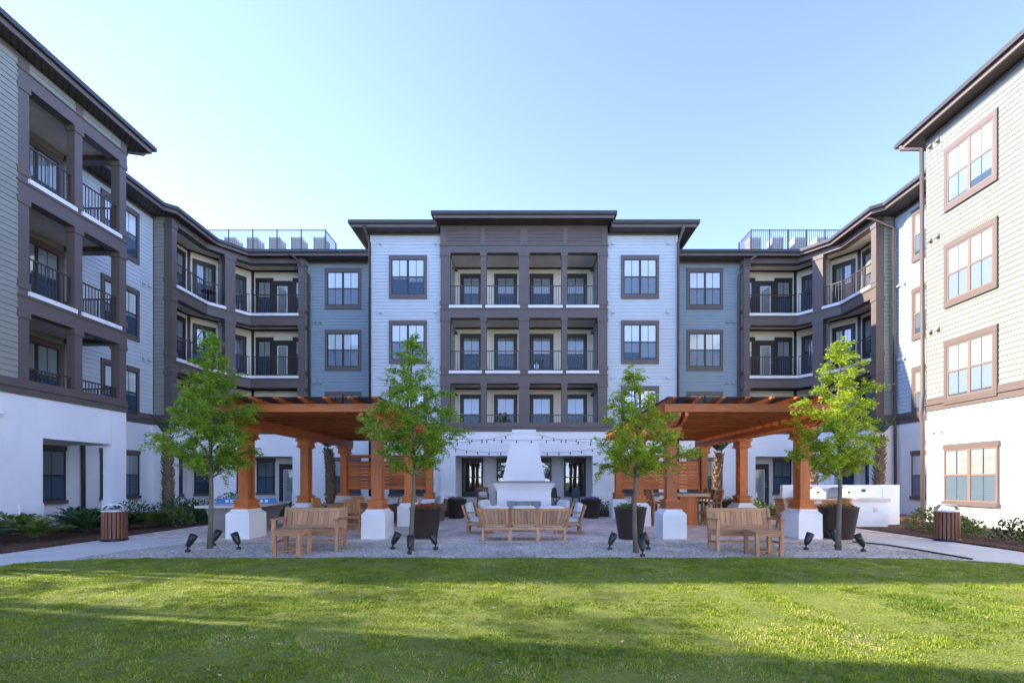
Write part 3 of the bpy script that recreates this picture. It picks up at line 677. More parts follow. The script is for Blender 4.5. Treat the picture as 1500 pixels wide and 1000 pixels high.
    st.box(LB*0.12, LB*0.68, -0.39, 0.03, 0, 0.8, SB); st.box(2.14, 2.78, -0.3, 0.03, 0, 0.8, SCc); st.build("porch_front", "stucco", B)
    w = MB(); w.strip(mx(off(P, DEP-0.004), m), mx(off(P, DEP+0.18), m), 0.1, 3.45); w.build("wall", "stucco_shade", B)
    p = MB(); p.strip(pa(-0.05), pa(DEP), 0.02, 0.15); p.build("porch_floor", "concrete", B)
    p = MB(); p.strip(pa(0.3), pa(DEP), 3.2, 3.26); p.build("ceiling", "ceiling", B)
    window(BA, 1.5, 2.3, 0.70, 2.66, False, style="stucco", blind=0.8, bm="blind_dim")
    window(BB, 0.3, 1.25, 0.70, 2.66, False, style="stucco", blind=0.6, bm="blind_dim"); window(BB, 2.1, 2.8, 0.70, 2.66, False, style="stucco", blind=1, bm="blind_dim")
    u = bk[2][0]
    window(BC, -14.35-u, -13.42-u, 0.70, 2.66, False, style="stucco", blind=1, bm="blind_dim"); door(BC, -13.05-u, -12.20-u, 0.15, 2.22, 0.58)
both(corner)

# ---- roofs, soffits, gutters, downpipes
def roof(poly, edge, z, m=1, th=0.20):
    r = MB(); r.prism(mx(poly, m), z+0.02, z+th); ro = r.build("roof", "roof", B)
    s_ = MB(); s_.prism(mx(poly, m), z-0.03, z+0.02); s_.build("soffit", "soffit", ro)
    e = edge; g = MB(); g.strip(mx(off(e, -0.14), m), mx(off(e, -0.004), m), z+0.09, z+th+0.03); g.build("gutter", "gutter", ro)
    f = MB(); f.strip(mx(off(e, -0.035), m), mx(off(e, 0.03), m), z-0.05, z+0.09); f.build("fascia", "brown", ro)
E = [(-15.2, 17.2), (-15.2, 20.35), (-14.85, 20.65), (-14.85, 23.35), (-13.95, 24.5), (-7.58, 24.5)]
def roofs(m):
    roof(E+[(-7.58, 34), (-27.5, 34), (-27.5, 17.2)], E, SOF+0.03, m)
    ye = 17.6 if m == 1 else 17.45
    ys = -12.5 if m == -1 else 11.1
    e = [(-13.6, ys), (-13.6, ye), (-17, ye)]
    roof([(-13.6, ys), (-13.6, ye), (-27.5, ye), (-27.5, ys)], e, 13.40, m)
    if m == 1: roof([(-13.6, -12.5), (-13.6, 7.0), (-27.5, 7.0), (-27.5, -12.5)], [(-13.6, -12.5), (-13.6, 7.0)], 13.40, m)  # roof resumes past the added sun gap
both(roofs)
for m in (1, -1):
    e = [(-8.25, 34), (-8.25, 23.15), (-4.24, 23.15)]
    roof([(-8.25, 34), (-8.25, 23.15), (-4.2, 23.15), (-4.2, 34)], e, 13.63, m, 0.22)
e = [(-4.26, 34), (-4.26, 22.95), (4.26, 22.95), (4.26, 34)]
roof([(-4.26, 34), (-4.26, 22.95), (4.26, 22.95), (4.26, 34)], e, 13.95, 1, 0.22)
def pipe(pts, m=1, r=0.055):
    d = MB(); d.tube([(x*m, y, z) for x, y, z in pts], r, 8); d.build("downpipe", "gutter" if m == 1 else "brown", B)
for m in (1, -1):
    pipe([(-7.62, 23.1, 13.66), (-7.62, 23.1, 13.5), (-7.55, 23.68, 13.1), (-7.55, 23.70, 0.1)], m, 0.06)
    pipe([(-11.9, 24.42, 12.9), (-11.6, 24.5, 12.75), (-11.16, 25.1, 12.1), (-11.14, 25.16, 0.1)], m)
pipe([(-13.7, 17.62, 13.44), (-13.8, 17.5, 13.25), (-14.06, 17.2, 13.12)], 1)
pipe([(-13.55, 17.4, 13.46), (-13.62, 17.3, 13.3), (-14.0, 17.02, 13.12), (-14.02, 17.0, 4.5), (-13.98, 17.0, 4.2), (-13.96, 17.0, 3.7), (-14.02, 17.0, 3.5), (-14.02, 17.0, 0.1)], -1, 0.07)
pipe([(-14.85, 21.0, 12.9), (-15.0, 20.85, 12.75), (-15.85, 20.72, 12.3), (-15.92, 20.72, 0.1)], -1, 0.06)

# ---- plant on the roof
for m, nm, xe in ((1, "left", -11.5), (-1, "right", -13.15)):
    b = MB(); b.prism(mx([(xe+.1, 27.9), (xe+.1, 30.9), (-19, 30.9), (-19, 23.4), (-18.6, 23.4), (-18.6, 27.9)], m), 13.0, 14.62); b.build("roof_curb", "ac", B)
    t = thing("roof_railing", f"tall slender metal railing round the roof units above the {nm} corner", "railing", group="railings on the roof")
    fs = Fr((0, 28.0), (1, 0)) if m == 1 else Fr((0, 28.0), (-1, 0), (0, -1))
    r = MB(); railing(r, fs, -18.5, xe, 0, 14.72, 1.25)
    for i in range(6): u = -18.5+(xe+18.5)*i/5; r.box(u-0.03, u+0.03, -0.03, 0.03, 14.6, 15.99, fs)
    r.build("front_rail", "rail", t)
    r = MB(); f = Fr((xe*m, 0), (0, 1), (m, 0)); railing(r, f, 28.03, 29.6, 0, 14.72, 1.25); r.box(29.57, 29.63, -.03, .03, 14.6, 15.99, f); r.build("end_rail", "rail", t)
    r = MB(); f = Fr((-18.8*m, 0), (0, 1), (m, 0)); railing(r, f, 23.5, 27.9, 0, 14.72, 1.25); r.box(23.47, 23.53, -.03, .03, 14.6, 15.99, f); r.build("side_rail", "rail", t)
    ac0 = None; od = ("at the end nearest the centre block", "second from the centre block end", "third from the centre block end", "fourth from the centre block end", "fifth from the centre block end")
    for row, (yy, k) in enumerate(((28.7, 1.0), (29.9, .72))):
        for i in range(5 if m == 1 else 4):
            x = (-12.0 if m == 1 else -13.55)-1.31*i+(0.45 if row else 0)*(1 if m == 1 else 1)
            lab = f"{'front row' if row == 0 else 'small back row'} rooftop condenser behind the {nm} railing, {od[i]}"
            if ac0 is None:
                ac0 = thing("air_conditioner", lab, "air conditioner", (x*m, yy, 14.62), 0, f"{nm} roof condensers")
                c = MB(); c.box(-0.30, 0.30, -0.36, 0.36, 0.08, 1.10); c.box(-0.34, 0.34, -0.40, 0.40, 0, 0.08); c.build("cabinet", "ac", ac0)
                g = MB()
                for kk in range(10): g.box(-0.28, 0.28, -0.372, -0.36, 0.14+0.09*kk, 0.18+0.09*kk)
                for kk in range(10): g.box(-0.312, -0.30, -0.34, 0.34, 0.14+0.09*kk, 0.18+0.09*kk); g.box(0.30, 0.312, -0.34, 0.34, 0.14+0.09*kk, 0.18+0.09*kk)
                for sx in (-1, 1):
                    for sy in (-1, 1): g.box(sx*0.30-0.02, sx*0.30+0.02, sy*0.36-0.02, sy*0.36+0.02, 0.08, 1.11)
                g.build("grille", "ac_grille", ac0)
                g = MB(); g.lathe([(0.27, 1.10), (0.27, 1.14), (0.24, 1.16), (0.05, 1.17)], (0, 0, 0), 18); g.build("fan_guard", "ac_grille", ac0)
            else: dup(ac0, (x*m, yy, 14.62), 0, lab, None, (k, k, k))
# ---- joints in the white render
def joint(fr, u, z0, z1, n=0.0):
    j = MB(); j.box(u-.006, u+.006, n, n+.004, z0, z1, fr); j.build("control_joint", "stucco_shade", B)
for u in (16.17, 14.35, 12.2, 10.0): joint(FR_, u, 2.68 if u in (16.17, 14.35) else .55, 3.86); joint(FR_, u, 0.0, .66, 0.03)
for u in (12.3, 16.52): joint(FL, u, 2.7 if u > 16 else 0, 3.86)
for s_ in (-1, 1):
    for u in (5.7-.95, 5.7+.95): joint(CF, u*s_, 2.68, 3.86)
    joint(BF, 1.7*s_, 2.68, 3.86); joint(BF, 3.36*s_, 2.68, 3.86)
j = MB(); j.box(-3.36, 3.36, 0, .004, 3.22, 3.23, BF); j.build("control_joint", "stucco_shade", B)
# ================================================================== THE GROUND
def arc(cx, cy, r, a0, a1, n=10): return [(cx+r*cos(R(a0+(a1-a0)*i/n)), cy+r*sin(R(a0+(a1-a0)*i/n))) for i in range(n+1)]
def sheet(name, poly, z, m, th=0.05):
    b = MB(); b.prism(poly, z-th, z); return struct(name, b, m)
g = MB(); g.face([(-400, -300, -0.06), (400, -300, -0.06), (400, 600, -0.06), (-400, 600, -0.06)]); struct("ground", g, "lawn")
sheet("concrete_path", [(-10.38, -10), (10.18, -10), (10.18, 12.05), (-10.38, 12.05)], 0.0, "concrete")
PAV = [(-10.38, 12.054), (-8.4, 12.054), (-8.1, 11.45), (8.0, 11.45), (8.3, 12.054), (10.18, 12.054), (10.18, 15.2), (9.6, 19.4), (-9.9, 19.4), (-10.38, 17.5)]
sheet("paver_patio", PAV, 0.006, "pavers")
GRV = [(-8.4, 8.6)]+[(-8.4, 9.5), (-8.0, 10.7), (-7.6, 11.44), (7.7, 11.44), (8.1, 10.9), (8.2, 10.0), (8.2, 8.6)]
sheet("gravel_strip", GRV, 0.004, "gravel")
e = MB(); e.strip([(7.75, 11.42), (8.12, 10.9), (8.22, 10.0), (8.22, 8.9)], [(7.79, 11.44), (8.16, 10.91), (8.26, 10.0), (8.26, 8.9)], -0.02, 0.03); struct("gravel_edging", e, "black")
LAWN = [(-8.95, -10), (-8.95, 7.7)]+[(-8.8, 8.3), (-8.3, 8.75), (-7.3, 9.0), (-5, 9.06), (0, 9.04), (5, 9.06), (7.0, 9.0), (7.9, 8.8), (8.5, 8.4), (8.75, 7.8), (8.75, -10)]
sheet("lawn", LAWN, 0.012, "lawn")
def bed(name, poly): return sheet(name, poly, 0.035, "mulch", 0.09)
bed("mulch_bed", [(-14.1, -8), (-10.384, -8), (-10.384, 17.5), (-9.904, 19.404), (-7.3, 19.404), (-7.3, 25.2), (-11.2, 25.2), (-16, 25), (-16, 17.2), (-14.1, 17.2)])
bed("mulch_bed", [(14.1, -8), (10.184, -8), (10.184, 15.2), (9.604, 19.404), (7.3, 19.404), (7.3, 25.2), (11.2, 25.2), (16, 25), (16, 17.2), (14.1, 17.2)])
bed("mulch_bed", [(-7.29, 19.404), (7.29, 19.404), (7.29, 23.62), (-7.29, 23.62)])
rng = np.random.default_rng(11)
def vnoise(x, y, f, seed):
    r = np.random.default_rng(seed).random((64, 64)); X = x*f+100; Y = y*f+100; i = np.floor(X).astype(int); j = np.floor(Y).astype(int); u = X-i; v = Y-j
    u = u*u*(3-2*u); v = v*v*(3-2*v); g = lambda a, b: r[a % 64, b % 64]
    return (g(i, j)*(1-u)+g(i+1, j)*u)*(1-v)+(g(i, j+1)*(1-u)+g(i+1, j+1)*u)*v
def grass():
    n = 640000; y = 2.9+(9.07-2.9)*rng.random(n); x = (rng.random(n)*2-1)*9.0
    yb = np.interp(x, [q[0] for q in LAWN[1:-1]], [q[1] for q in LAWN[1:-1]]); yb += 0.05*vnoise(x, y, 3.1, 41)
    thin = vnoise(x, y, 1.4, 2)*0.6+vnoise(x, y, 5.0, 3)*0.4
    seam = (np.abs(((y+0.25*vnoise(x, y*0, 0.5, 9)) % 0.62)-0.31) < 0.022) | (np.abs(((x+0.22*vnoise(y, x*0, 0.6, 19)) % 0.95)-0.47) < 0.022)
    keep = (y < yb) & (np.abs(x) < 1.14*y+0.4) & (rng.random(n) < np.clip((thin-0.02)*3.6, 0.25, 1)) & ~(seam & (rng.random(n) < 0.8))
    x, y = x[keep], y[keep]; n = len(x)
    tall = (0.45+0.75*vnoise(x, y, 2.3, 5))*(0.55+0.9*vnoise(x, y, 11.0, 6))
    h = (0.016+0.022*rng.random(n))*tall; w = 0.004+0.003*rng.random(n); a = rng.random(n)*2*pi; l = rng.random(n)*0.026; b = rng.random(n)*2*pi
    dx, dy = np.cos(a)*w, np.sin(a)*w; tx, ty = np.cos(b)*l, np.sin(b)*l; z0 = np.full(n, 0.008)
    P = np.empty((n, 4, 3)); P[:, 0] = np.stack([x-dx, y-dy, z0], 1); P[:, 1] = np.stack([x+dx, y+dy, z0], 1)
    P[:, 2] = np.stack([x+tx+dx*.25, y+ty+dy*.25, h], 1); P[:, 3] = np.stack([x+tx-dx*.25, y+ty-dy*.25, h], 1)
    tone = np.clip(0.15+0.55*rng.random(n)+0.5*(vnoise(x, y, 0.9, 8)-0.5)+0.4*(vnoise(x, y, 4.0, 18)-0.5)+0.35*(vnoise(x, y, 13.0, 28)-0.5), 0, 1)
    o = leaves("lawn_grass", P, "grass_blade", tone=tone); o["kind"] = "stuff"; o["label"] = "short mown green grass blades covering the front lawn"; o["category"] = "grass"
grass()

# ================================================================== PLANTS
def quads(c, d, side_, L, Wd, droop=None):
    """leaf quads: base c, direction d, width direction side_"""
    c = np.asarray(c); d = np.asarray(d); side_ = np.asarray(side_); L = np.asarray(L)[:, None]; Wd = np.asarray(Wd)[:, None]
    P = np.empty((len(c), 4, 3)); P[:, 0] = c; P[:, 1] = c+d*L*0.5+side_*Wd; P[:, 2] = c+d*L; P[:, 3] = c+d*L*0.5-side_*Wd
    return P
def unit(v): return v/np.maximum(np.linalg.norm(v, axis=-1, keepdims=True), 1e-6)
def lawn_tree(label, loc, H, prof, seed, leaf, lean=0.0, n_limb=46, fork=1.5):
    g = np.random.default_rng(seed); t = thing("lawn_tree", label, "tree", loc, 0, "young trees along the gravel strip")
    tr = MB(); zs = np.linspace(0, H-0.12, 12); ph = g.random(2)*6
    tp = lambda z: np.array([lean*z+0.03*sin(z*2.1+ph[0]), 0.03*sin(z*1.7+ph[1]), z])
    r0 = 0.045; rad = [max(0.008, r0*(1-(z/H))**0.8+0.006) for z in zs]; rad[0] = 0.066
    tr.tube([tp(z) for z in zs], rad, 9)
    C, D, Sd, Ls, Ws = [], [], [], [], []
    pz, pr = [p[0] for p in prof], [p[1] for p in prof]
    for i in range(n_limb):
        q = i/(n_limb-1); ztip = pz[0]+(pz[-1]-pz[0])*(q**1.05); rt = np.interp(ztip, pz, pr)*(0.55+0.62*g.random())
        az = i*2.399+g.random()*0.7; zb = max(fork, ztip-rt*(0.55+0.5*g.random())) if q < 0.85 else ztip-0.15
        p0 = tp(min(zb, H-0.3)); p3 = np.array([p0[0]+rt*cos(az), p0[1]+rt*sin(az), ztip])
        p1 = p0*0.6+p3*0.4+np.array([0, 0, 0.06*rt]); p2 = p0*0.25+p3*0.75+np.array([0, 0, 0.07*rt])
        pts = [p0, p1, p2, p3]; rr = 0.017*(1-0.6*q)
        if rt > 0.12: tr.tube(pts, [rr, rr*0.7, rr*0.45, 0.003], 5, False)
        nt = max(4, int(rt/0.045))
        for k in range(nt):
            f = 0.22+0.78*(k+g.random())/nt; a = f*3; j = min(2, int(a)); b = pts[j]*(1-(a-j))+pts[j+1]*(a-j)
            od = np.array([cos(az), sin(az), 0.25]); rv = g.normal(size=3); rv[2] *= 0.55
            d = unit(od*0.75+rv*0.85); L = (0.16+0.24*g.random())*(0.55+0.45*min(1, rt))
            e = b+d*L-np.array([0, 0, 0.25*L*L/0.3])
            if k % 3 == 0: tr.tube([b, e], [0.004, 0.0015], 3, False)
            nl = int(20+L*118)
            for ii in range(nl):
                s_ = (ii+1)/nl; c = b*(1-s_)+e*s_+g.normal(size=3)*0.024
                sg = 1 if ii % 2 else -1; pv = unit(np.cross(d, [0, 0, 1.0])+0.01)*sg
                ld = unit(d*0.6+pv*0.8+g.normal(size=3)*0.35+np.array([0, 0, -0.18]))
                C.append(c); D.append(ld); Sd.append(unit(np.cross(ld, g.normal(size=3)*0.6+np.array([0, 0, 1.0])))); Ls.append(0.042+0.040*g.random()); Ws.append(0.0095+0.006*g.random())
    tr.build("trunk", "bark", t)
    P = quads(np.array(C), np.array(D), np.array(Sd), Ls, Ws)
    leaves("crown", P, leaf, t, g.random(len(P))); return t
lawn_tree("tall full green tree behind the left bench, the farthest from the fireplace on the left", (-6.72, 10.37, 0), 4.62, [(1.85, 0.62), (2.2, 0.95), (2.7, 0.95), (3.2, 0.72), (3.7, 0.42), (4.15, 0.2), (4.62, 0.03)], 4, "leaf_tree", 0.004, 60)
lawn_tree("slim green tree in front of the red flowered planter left of the sofa", (-2.31, 10.07, 0), 4.48, [(1.85, 0.55), (2.15, 0.8), (2.7, 0.92), (3.2, 0.68), (3.6, 0.5), (4.0, 0.2), (4.48, 0.03)], 15, "leaf_tree", -0.004, 46)
lawn_tree("short airy yellow green tree right of the sofa, in front of a brown planter", (2.25, 9.69, 0), 3.74, [(1.75, 0.66), (2.0, 0.95), (2.4, 0.82), (2.8, 0.68), (3.1, 0.45), (3.4, 0.2), (3.74, 0.03)], 26, "leaf_tree_yellow", -0.006, 36)
lawn_tree("bright sunlit yellow green tree by the right hand bench and the outdoor kitchen", (6.62, 10.17, 0), 4.42, [(1.8, 0.62), (2.15, 0.95), (2.7, 0.88), (3.2, 0.66), (3.6, 0.42), (4.0, 0.2), (4.42, 0.03)], 37, "leaf_tree_yellow", 0.006, 50)

def palm(label, loc, h, r, seed, sway=0.1, fr_n=12, fl=0.6):
    g = np.random.default_rng(seed); t = thing("palm_tree", label, "palm", loc, 0, "trimmed palms near the walls")
    b = MB(); zs = np.linspace(0, h, 9); cx = lambda z: sway*sin(z*1.3)
    b.tube([(cx(z), 0, z) for z in zs], [r*(0.95+0.12*sin(z*2.0)) for z in zs], 12)
    n = int(h/0.055)*2
    for i in range(n):                               # old leaf bases wound round the trunk
        z = 0.12+i*(h-0.15)/n; a = i*2.399; c = Vector((cx(z)+r*0.9*cos(a), r*0.9*sin(a), z)); o = Vector((cos(a), sin(a), 0)); s_ = Vector((-sin(a), cos(a), 0))*0.055
        k = o*(0.07+0.05*g.random())+Vector((0, 0, 0.13+0.06*g.random()))
        b.hexa([c-s_-o*.03, c+s_-o*.03, c+s_+o*.02, c-s_+o*.02, c+k-s_*.45-o*.015, c+k+s_*.45-o*.015, c+k+s_*.45, c+k-s_*.45])
    b.build("trunk", "palm_bark", t)
    C, D, Sd, Ls, Ws = [], [], [], [], []
    for i in range(fr_n):
        a = i*2.399; up = 0.75+0.7*g.random(); d0 = np.array([cos(a)*0.5, sin(a)*0.5, up]); d0 = unit(d0); L = fl*(0.7+0.5*g.random()); base = np.array([cx(h), 0, h-0.05])
        for k in range(16):
            s_ = 0.25+0.75*k/15; c = base+d0*L*s_+np.array([cos(a), sin(a), -0.6])*0.12*s_*s_
            for sg in (-1, 1):
                pv = unit(np.cross(d0, [sin(a), -cos(a), 0.3]))*sg; ld = unit(d0*0.9+np.array([-sin(a), cos(a), 0])*sg*0.6+g.normal(size=3)*0.12)
                C.append(c); D.append(ld); Sd.append(unit(np.cross(ld, [cos(a), sin(a), 0.2]))); Ls.append(0.20+0.1*g.random()); Ws.append(0.012)
    leaves("crown", quads(np.array(C), np.array(D), np.array(Sd), Ls, Ws), "leaf_palm", t)
palm("short trimmed palm seen between the posts of the left pergola", (-7.95, 19.7, 0), 2.75, 0.15, 1, 0.10, 9, 0.5)
palm("short shaggy palm seen between the posts of the right pergola", (7.95, 19.7, 0), 2.60, 0.15, 2, -0.10, 14, 0.5)
palm("palm trunk rising from the left bed behind the tall green tree", (-14.75, 20.0, 0), 3.3, 0.18, 3, 0.03, 14, 0.8)
palm("sunlit orange palm trunk behind the right end of the kitchen wall", (14.7, 20.0, 0), 3.3, 0.18, 4, -0.03, 14, 0.8)
palm("palm trunk half hidden behind the front outer post of the right pergola", (11.75, 19.7, 0), 3.0, 0.17, 5, 0.03, 14, 0.7)

def shrub_leaves(g, R_, H, n, L, Wd, up=0.35, dome=True):
    C, D, Sd, Ls, Ws = [], [], [], [], []
    for i in range(n):
        v = unit(g.normal(size=3)); v[2] = abs(v[2]); rr = (0.35+0.65*g.random()**0.5)
        c = np.array([v[0]*R_*rr, v[1]*R_*rr, 0.04+v[2]*H*rr]); d = unit(v*np.array([1, 1, 0.6])+np.array([0, 0, up])+g.normal(size=3)*0.45)
        C.append(c); D.append(d); Sd.append(unit(np.cross(d, g.normal(size=3)*0.7+np.array([0, 0, 1.0])))); Ls.append(L*(0.7+0.6*g.random())); Ws.append(Wd*(0.7+0.6*g.random()))
    return quads(np.array(C), np.array(D), np.array(Sd), Ls, Ws)
def strap_leaves(g, R_, H, n):
    """arching lobed fronds from the ground, each cut in fingers along its rib"""
    C, D, Sd, Ls, Ws = [], [], [], [], []
    for i in range(n):
        a = g.random()*2*pi; el = R(18+62*g.random()); L = R_*(0.75+0.5*g.random()); rise = H*(0.6+0.6*g.random())
        prev = None
        for k in range(13):
            s_ = (k+1)/13; r = L*s_*cos(el*0.6); z = 0.03+rise*(s_*1.35-0.62*s_*s_)*sin(el)/0.8
            c = np.array([r*cos(a), r*sin(a), z])
            if prev is not None:
                rib = unit(c-prev); ax = np.array([-sin(a), cos(a), 0.0])
                if k > 3:
                    for sg in (-1, 1):
                        ld = unit(rib*0.75+ax*sg*0.85+np.array([0, 0, 0.15])+g.normal(size=3)*0.08); C.append(prev); D.append(ld); Sd.append(unit(np.cross(ld, [0, 0, 1.0]+0.5*ax*sg))); Ls.append(0.20*(1.15-abs(s_-0.6))*(0.8+0.4*g.random())*R_/0.55); Ws.append(0.028)
                C.append(prev); D.append(rib); Sd.append(ax); Ls.append(L/11); Ws.append(0.007)
            prev = c
    return quads(np.array(C), np.array(D), np.array(Sd), Ls, Ws)
def shrub(kind, label, loc, R_, H, seed, m="leaf_dark", group="shrubs in the left bed", n=None):
    g = np.random.default_rng(seed)
    P = strap_leaves(g, R_, H, n or 34) if kind == "strap" else shrub_leaves(g, R_, H, n or 700, 0.085, 0.022)
    o = leaves("leafy_shrub" if kind != "strap" else "fern_shrub", P, m, None, g.random(len(P))); o.location = loc
    o["label"] = label; o["category"] = "shrub"; o["group"] = group
    return o
def added_dapple_tree(label, loc, H, R_, seed, nc):  # unseen trees added to break up the sun coming through the left gap
    g = np.random.default_rng(seed); t = thing("added_dapple_tree", label, "tree", loc, 0, "added trees dappling the lawn sun")
    b = MB(); b.tube([(0, 0, 0), (.05, .03, H*.3), (0, .1, H*.55), (.1, 0, H*.85)], [.14, .11, .08, .02], 9)
    Ps = []
    for i in range(nc):
        v = unit(g.normal(size=3)); c = np.array([v[0]*R_, v[1]*R_, H*.66+v[2]*H*.32]); b.tube([(0, .05, H*.4), tuple(c*np.array([.5, .5, .85])), tuple(c)], [.04, .02, .006], 5, False)
        P = shrub_leaves(g, .55, .45, 120, .11, .03); P += c; Ps.append(P)
    b.build("trunk", "bark", t); P = np.concatenate(Ps); leaves("crown", P, "leaf_tree", t, g.random(len(P)))
added_dapple_tree("added unseen leafy tree dappling lawn sun, far side of the left gap", (-15.8, 10.7, 0), 9.5, 0.9, 61, 26)
added_dapple_tree("added unseen sparse tall tree dappling lawn sun, middle of the left gap", (-17.2, 9.3, 0), 11.0, 0.7, 62, 16)
added_dapple_tree("added unseen leafy tree dappling lawn sun, near side of the left gap", (-16.2, 7.3, 0), 10.0, 0.9, 63, 26)
def litter():
    g = np.random.default_rng(5); n = 260; x = (g.random(n)*2-1)*8.5; y = 3.2+5.7*g.random(n); z = np.full(n, .035)
    a = g.random(n)*2*pi; d = np.stack([np.cos(a), np.sin(a), 0.3*g.normal(size=n)], 1); s_ = np.stack([-np.sin(a), np.cos(a), 0.4*g.normal(size=n)], 1)
    P = quads(np.stack([x, y, z], 1), d, s_, .02+.03*g.random(n), .006+.008*g.random(n)); o = leaves("fallen_leaves", P, "dry_leaf", None, g.random(n)); o["kind"] = "stuff"; o["label"] = "small dry fallen leaves scattered over the lawn"; o["category"] = "leaves"
    b = MB(); 
    for i in range(3800):
        x = -8.3+16.4*g.random(); y = 9.08+2.3*g.random(); 
        if y > 10 and abs(x) > 7.7: continue
        r = .006+.014*g.random()**2; c = [Vector((x+sx*r*(.6+.5*g.random()), y+sy*r*(.6+.5*g.random()), .002+(r*(.7+.4*g.random()) if k else 0))) for k in (0, 1) for sx, sy in ((-1, -1), (1, -1), (1, 1), (-1, 1))]; b.hexa(c)
    o = b.build("gravel_stones", "pebble"); o["kind"] = "stuff"; o["label"] = "loose grey stones lying on the gravel strip"; o["category"] = "gravel"
litter()
LB_ = [("first", -11.7, 10.3, .55, .55), ("second", -11.75, 11.35, .60, .50), ("third", -11.7, 12.45, .52, .62)]
shrub("strap", "dark fern like shrub at the near left edge in front of the stucco wall", (-11.9, 10.35, 0.03), .62, .55, 101)
shrub("strap", "spreading yellow green fern shrub in front of the left porch pier", (-11.7, 11.55, 0.03), .66, .46, 102, "leaf_shrub")
shrub("strap", "upright dark fern shrub just left of the slatted bin, before the porch opening", (-11.55, 12.75, 0.03), .58, .62, 103)
shrub("strap", "low fern shrub at the feet of the left bed right behind the bin", (-11.6, 13.9, 0.03), .6, .5, 104)
shrub("strap", "rounded yellow green fern shrub just right of the slatted bin in the left bed", (-11.4, 14.6, 0.03), .62, .5, 105, "leaf_shrub")
shrub("leaf", "dark leafy bush under the left wing window behind the bin", (-12.6, 15.6, 0.03), .75, .75, 106, n=1100)
shrub("leaf", "dark leafy bush below the palm trunk in the left bed", (-12.2, 17.0, 0.03), .8, .8, 107, n=1200)
shrub("leaf", "dark leafy bush directly behind the near corner of the table tennis table", (-11.3, 16.6, 0.03), .7, .75, 108, n=1000)
shrub("leaf", "tall dark leafy bush beyond the table tennis table", (-11.2, 18.6, 0.03), .85, .95, 109, n=1300)
shrub("strap", "dark fern shrub at the wall end of the left bed", (-13.3, 14.3, 0.03), .6, .6, 110)
shrub("strap", "yellow green fern shrub at the picture's left edge behind the nearest dark one", (-12.7, 11.0, 0.03), .62, .55, 111, "leaf_shrub")
shrub("strap", "bushy fern shrub in the porch opening of the left block", (-12.9, 12.2, 0.03), .62, .62, 112, "leaf_shrub", n=44)
shrub("strap", "fern shrub between the bin and the porch pier's foot", (-12.3, 13.5, 0.03), .6, .58, 113, n=44)
shrub("leaf", "leafy green bush at the path edge just beyond the bin", (-11.1, 15.4, 0.03), .55, .55, 114, "leaf_shrub", n=900)
shrub("leaf", "leafy dark bush at the path edge below the palm trunk", (-11.0, 16.3, 0.03), .5, .5, 115, n=800)
GR = "shrubs in the right bed"
shrub("leaf", "large rounded light green bush beside the end of the kitchen counter", (11.7, 13.9, 0.03), .62, .62, 121, "leaf_shrub", GR, 1000)
shrub("leaf", "rounded light green bush second from the kitchen counter", (11.5, 13.0, 0.03), .52, .55, 122, "leaf_shrub", GR, 800)
shrub("leaf", "green bush just left of the right hand bin", (11.3, 12.3, 0.03), .42, .42, 123, "leaf_shrub", GR, 500)
shrub("leaf", "bushy shrub just right of the right hand bin", (11.45, 11.35, 0.03), .42, .5, 124, "leaf_dark", GR, 550)
shrub("leaf", "shrub second to the right of the right hand bin", (11.6, 10.75, 0.03), .45, .48, 125, "leaf_shrub", GR, 520)
shrub("strap", "low spreading shrub third to the right of the right hand bin", (11.5, 10.2, 0.03), .42, .36, 126, "leaf_shrub", GR, 24)
shrub("leaf", "sparse tall stemmed shrub near the right wall at the picture's edge", (11.9, 9.75, 0.03), .3, .5, 127, "leaf_shrub", GR, 180)
shrub("strap", "low green clump at the front of the right bed at the picture's edge", (10.9, 9.55, 0.03), .42, .28, 128, "leaf_shrub", GR, 26)
shrub("leaf", "small shrub by the right wall behind the bin", (12.9, 11.6, 0.03), .4, .45, 129, "leaf_shrub", GR, 420)
def hedge(label, pts, seed, H=0.6, R_=0.45, m="leaf_dark"):
    g = np.random.default_rng(seed); Ps = []
    for x, y in pts:
        P = shrub_leaves(g, R_*(0.8+0.4*g.random()), H*(0.75+0.5*g.random()), 330, 0.10, 0.026); P[:, :, 0] += x; P[:, :, 1] += y; Ps.append(P)
    P = np.concatenate(Ps); o = leaves("shrubbery", P, m, None, g.random(len(P))); o["kind"] = "stuff"; o["label"] = label; o["category"] = "shrubbery"
hedge("dark low planting massed along the wall behind the left pergola", [(-9.8+0.55*i, 20.1+0.5*(i % 2)) for i in range(6)]+[(-10.9, 20.0), (-12, 20), (-13, 20)], 31)
hedge("dark low planting along the wall behind the fireplace seating", [(-3.6, 20.3), (-3.2, 20.8), (-2.1, 20.2), (-1.7, 20.6), (1.5, 20.5), (2.0, 20.2), (3.1, 20.3), (3.6, 20.7), (4.2, 20.4), (-4.3, 20.5), (5.0, 20.6), (-5.2, 20.6)], 32, 0.5)
hedge("green low planting massed along the wall behind the right pergola", [(7.3+0.55*i, 20.1+0.5*(i % 2)) for i in range(9)], 33, 0.6, .45, "leaf_shrub")

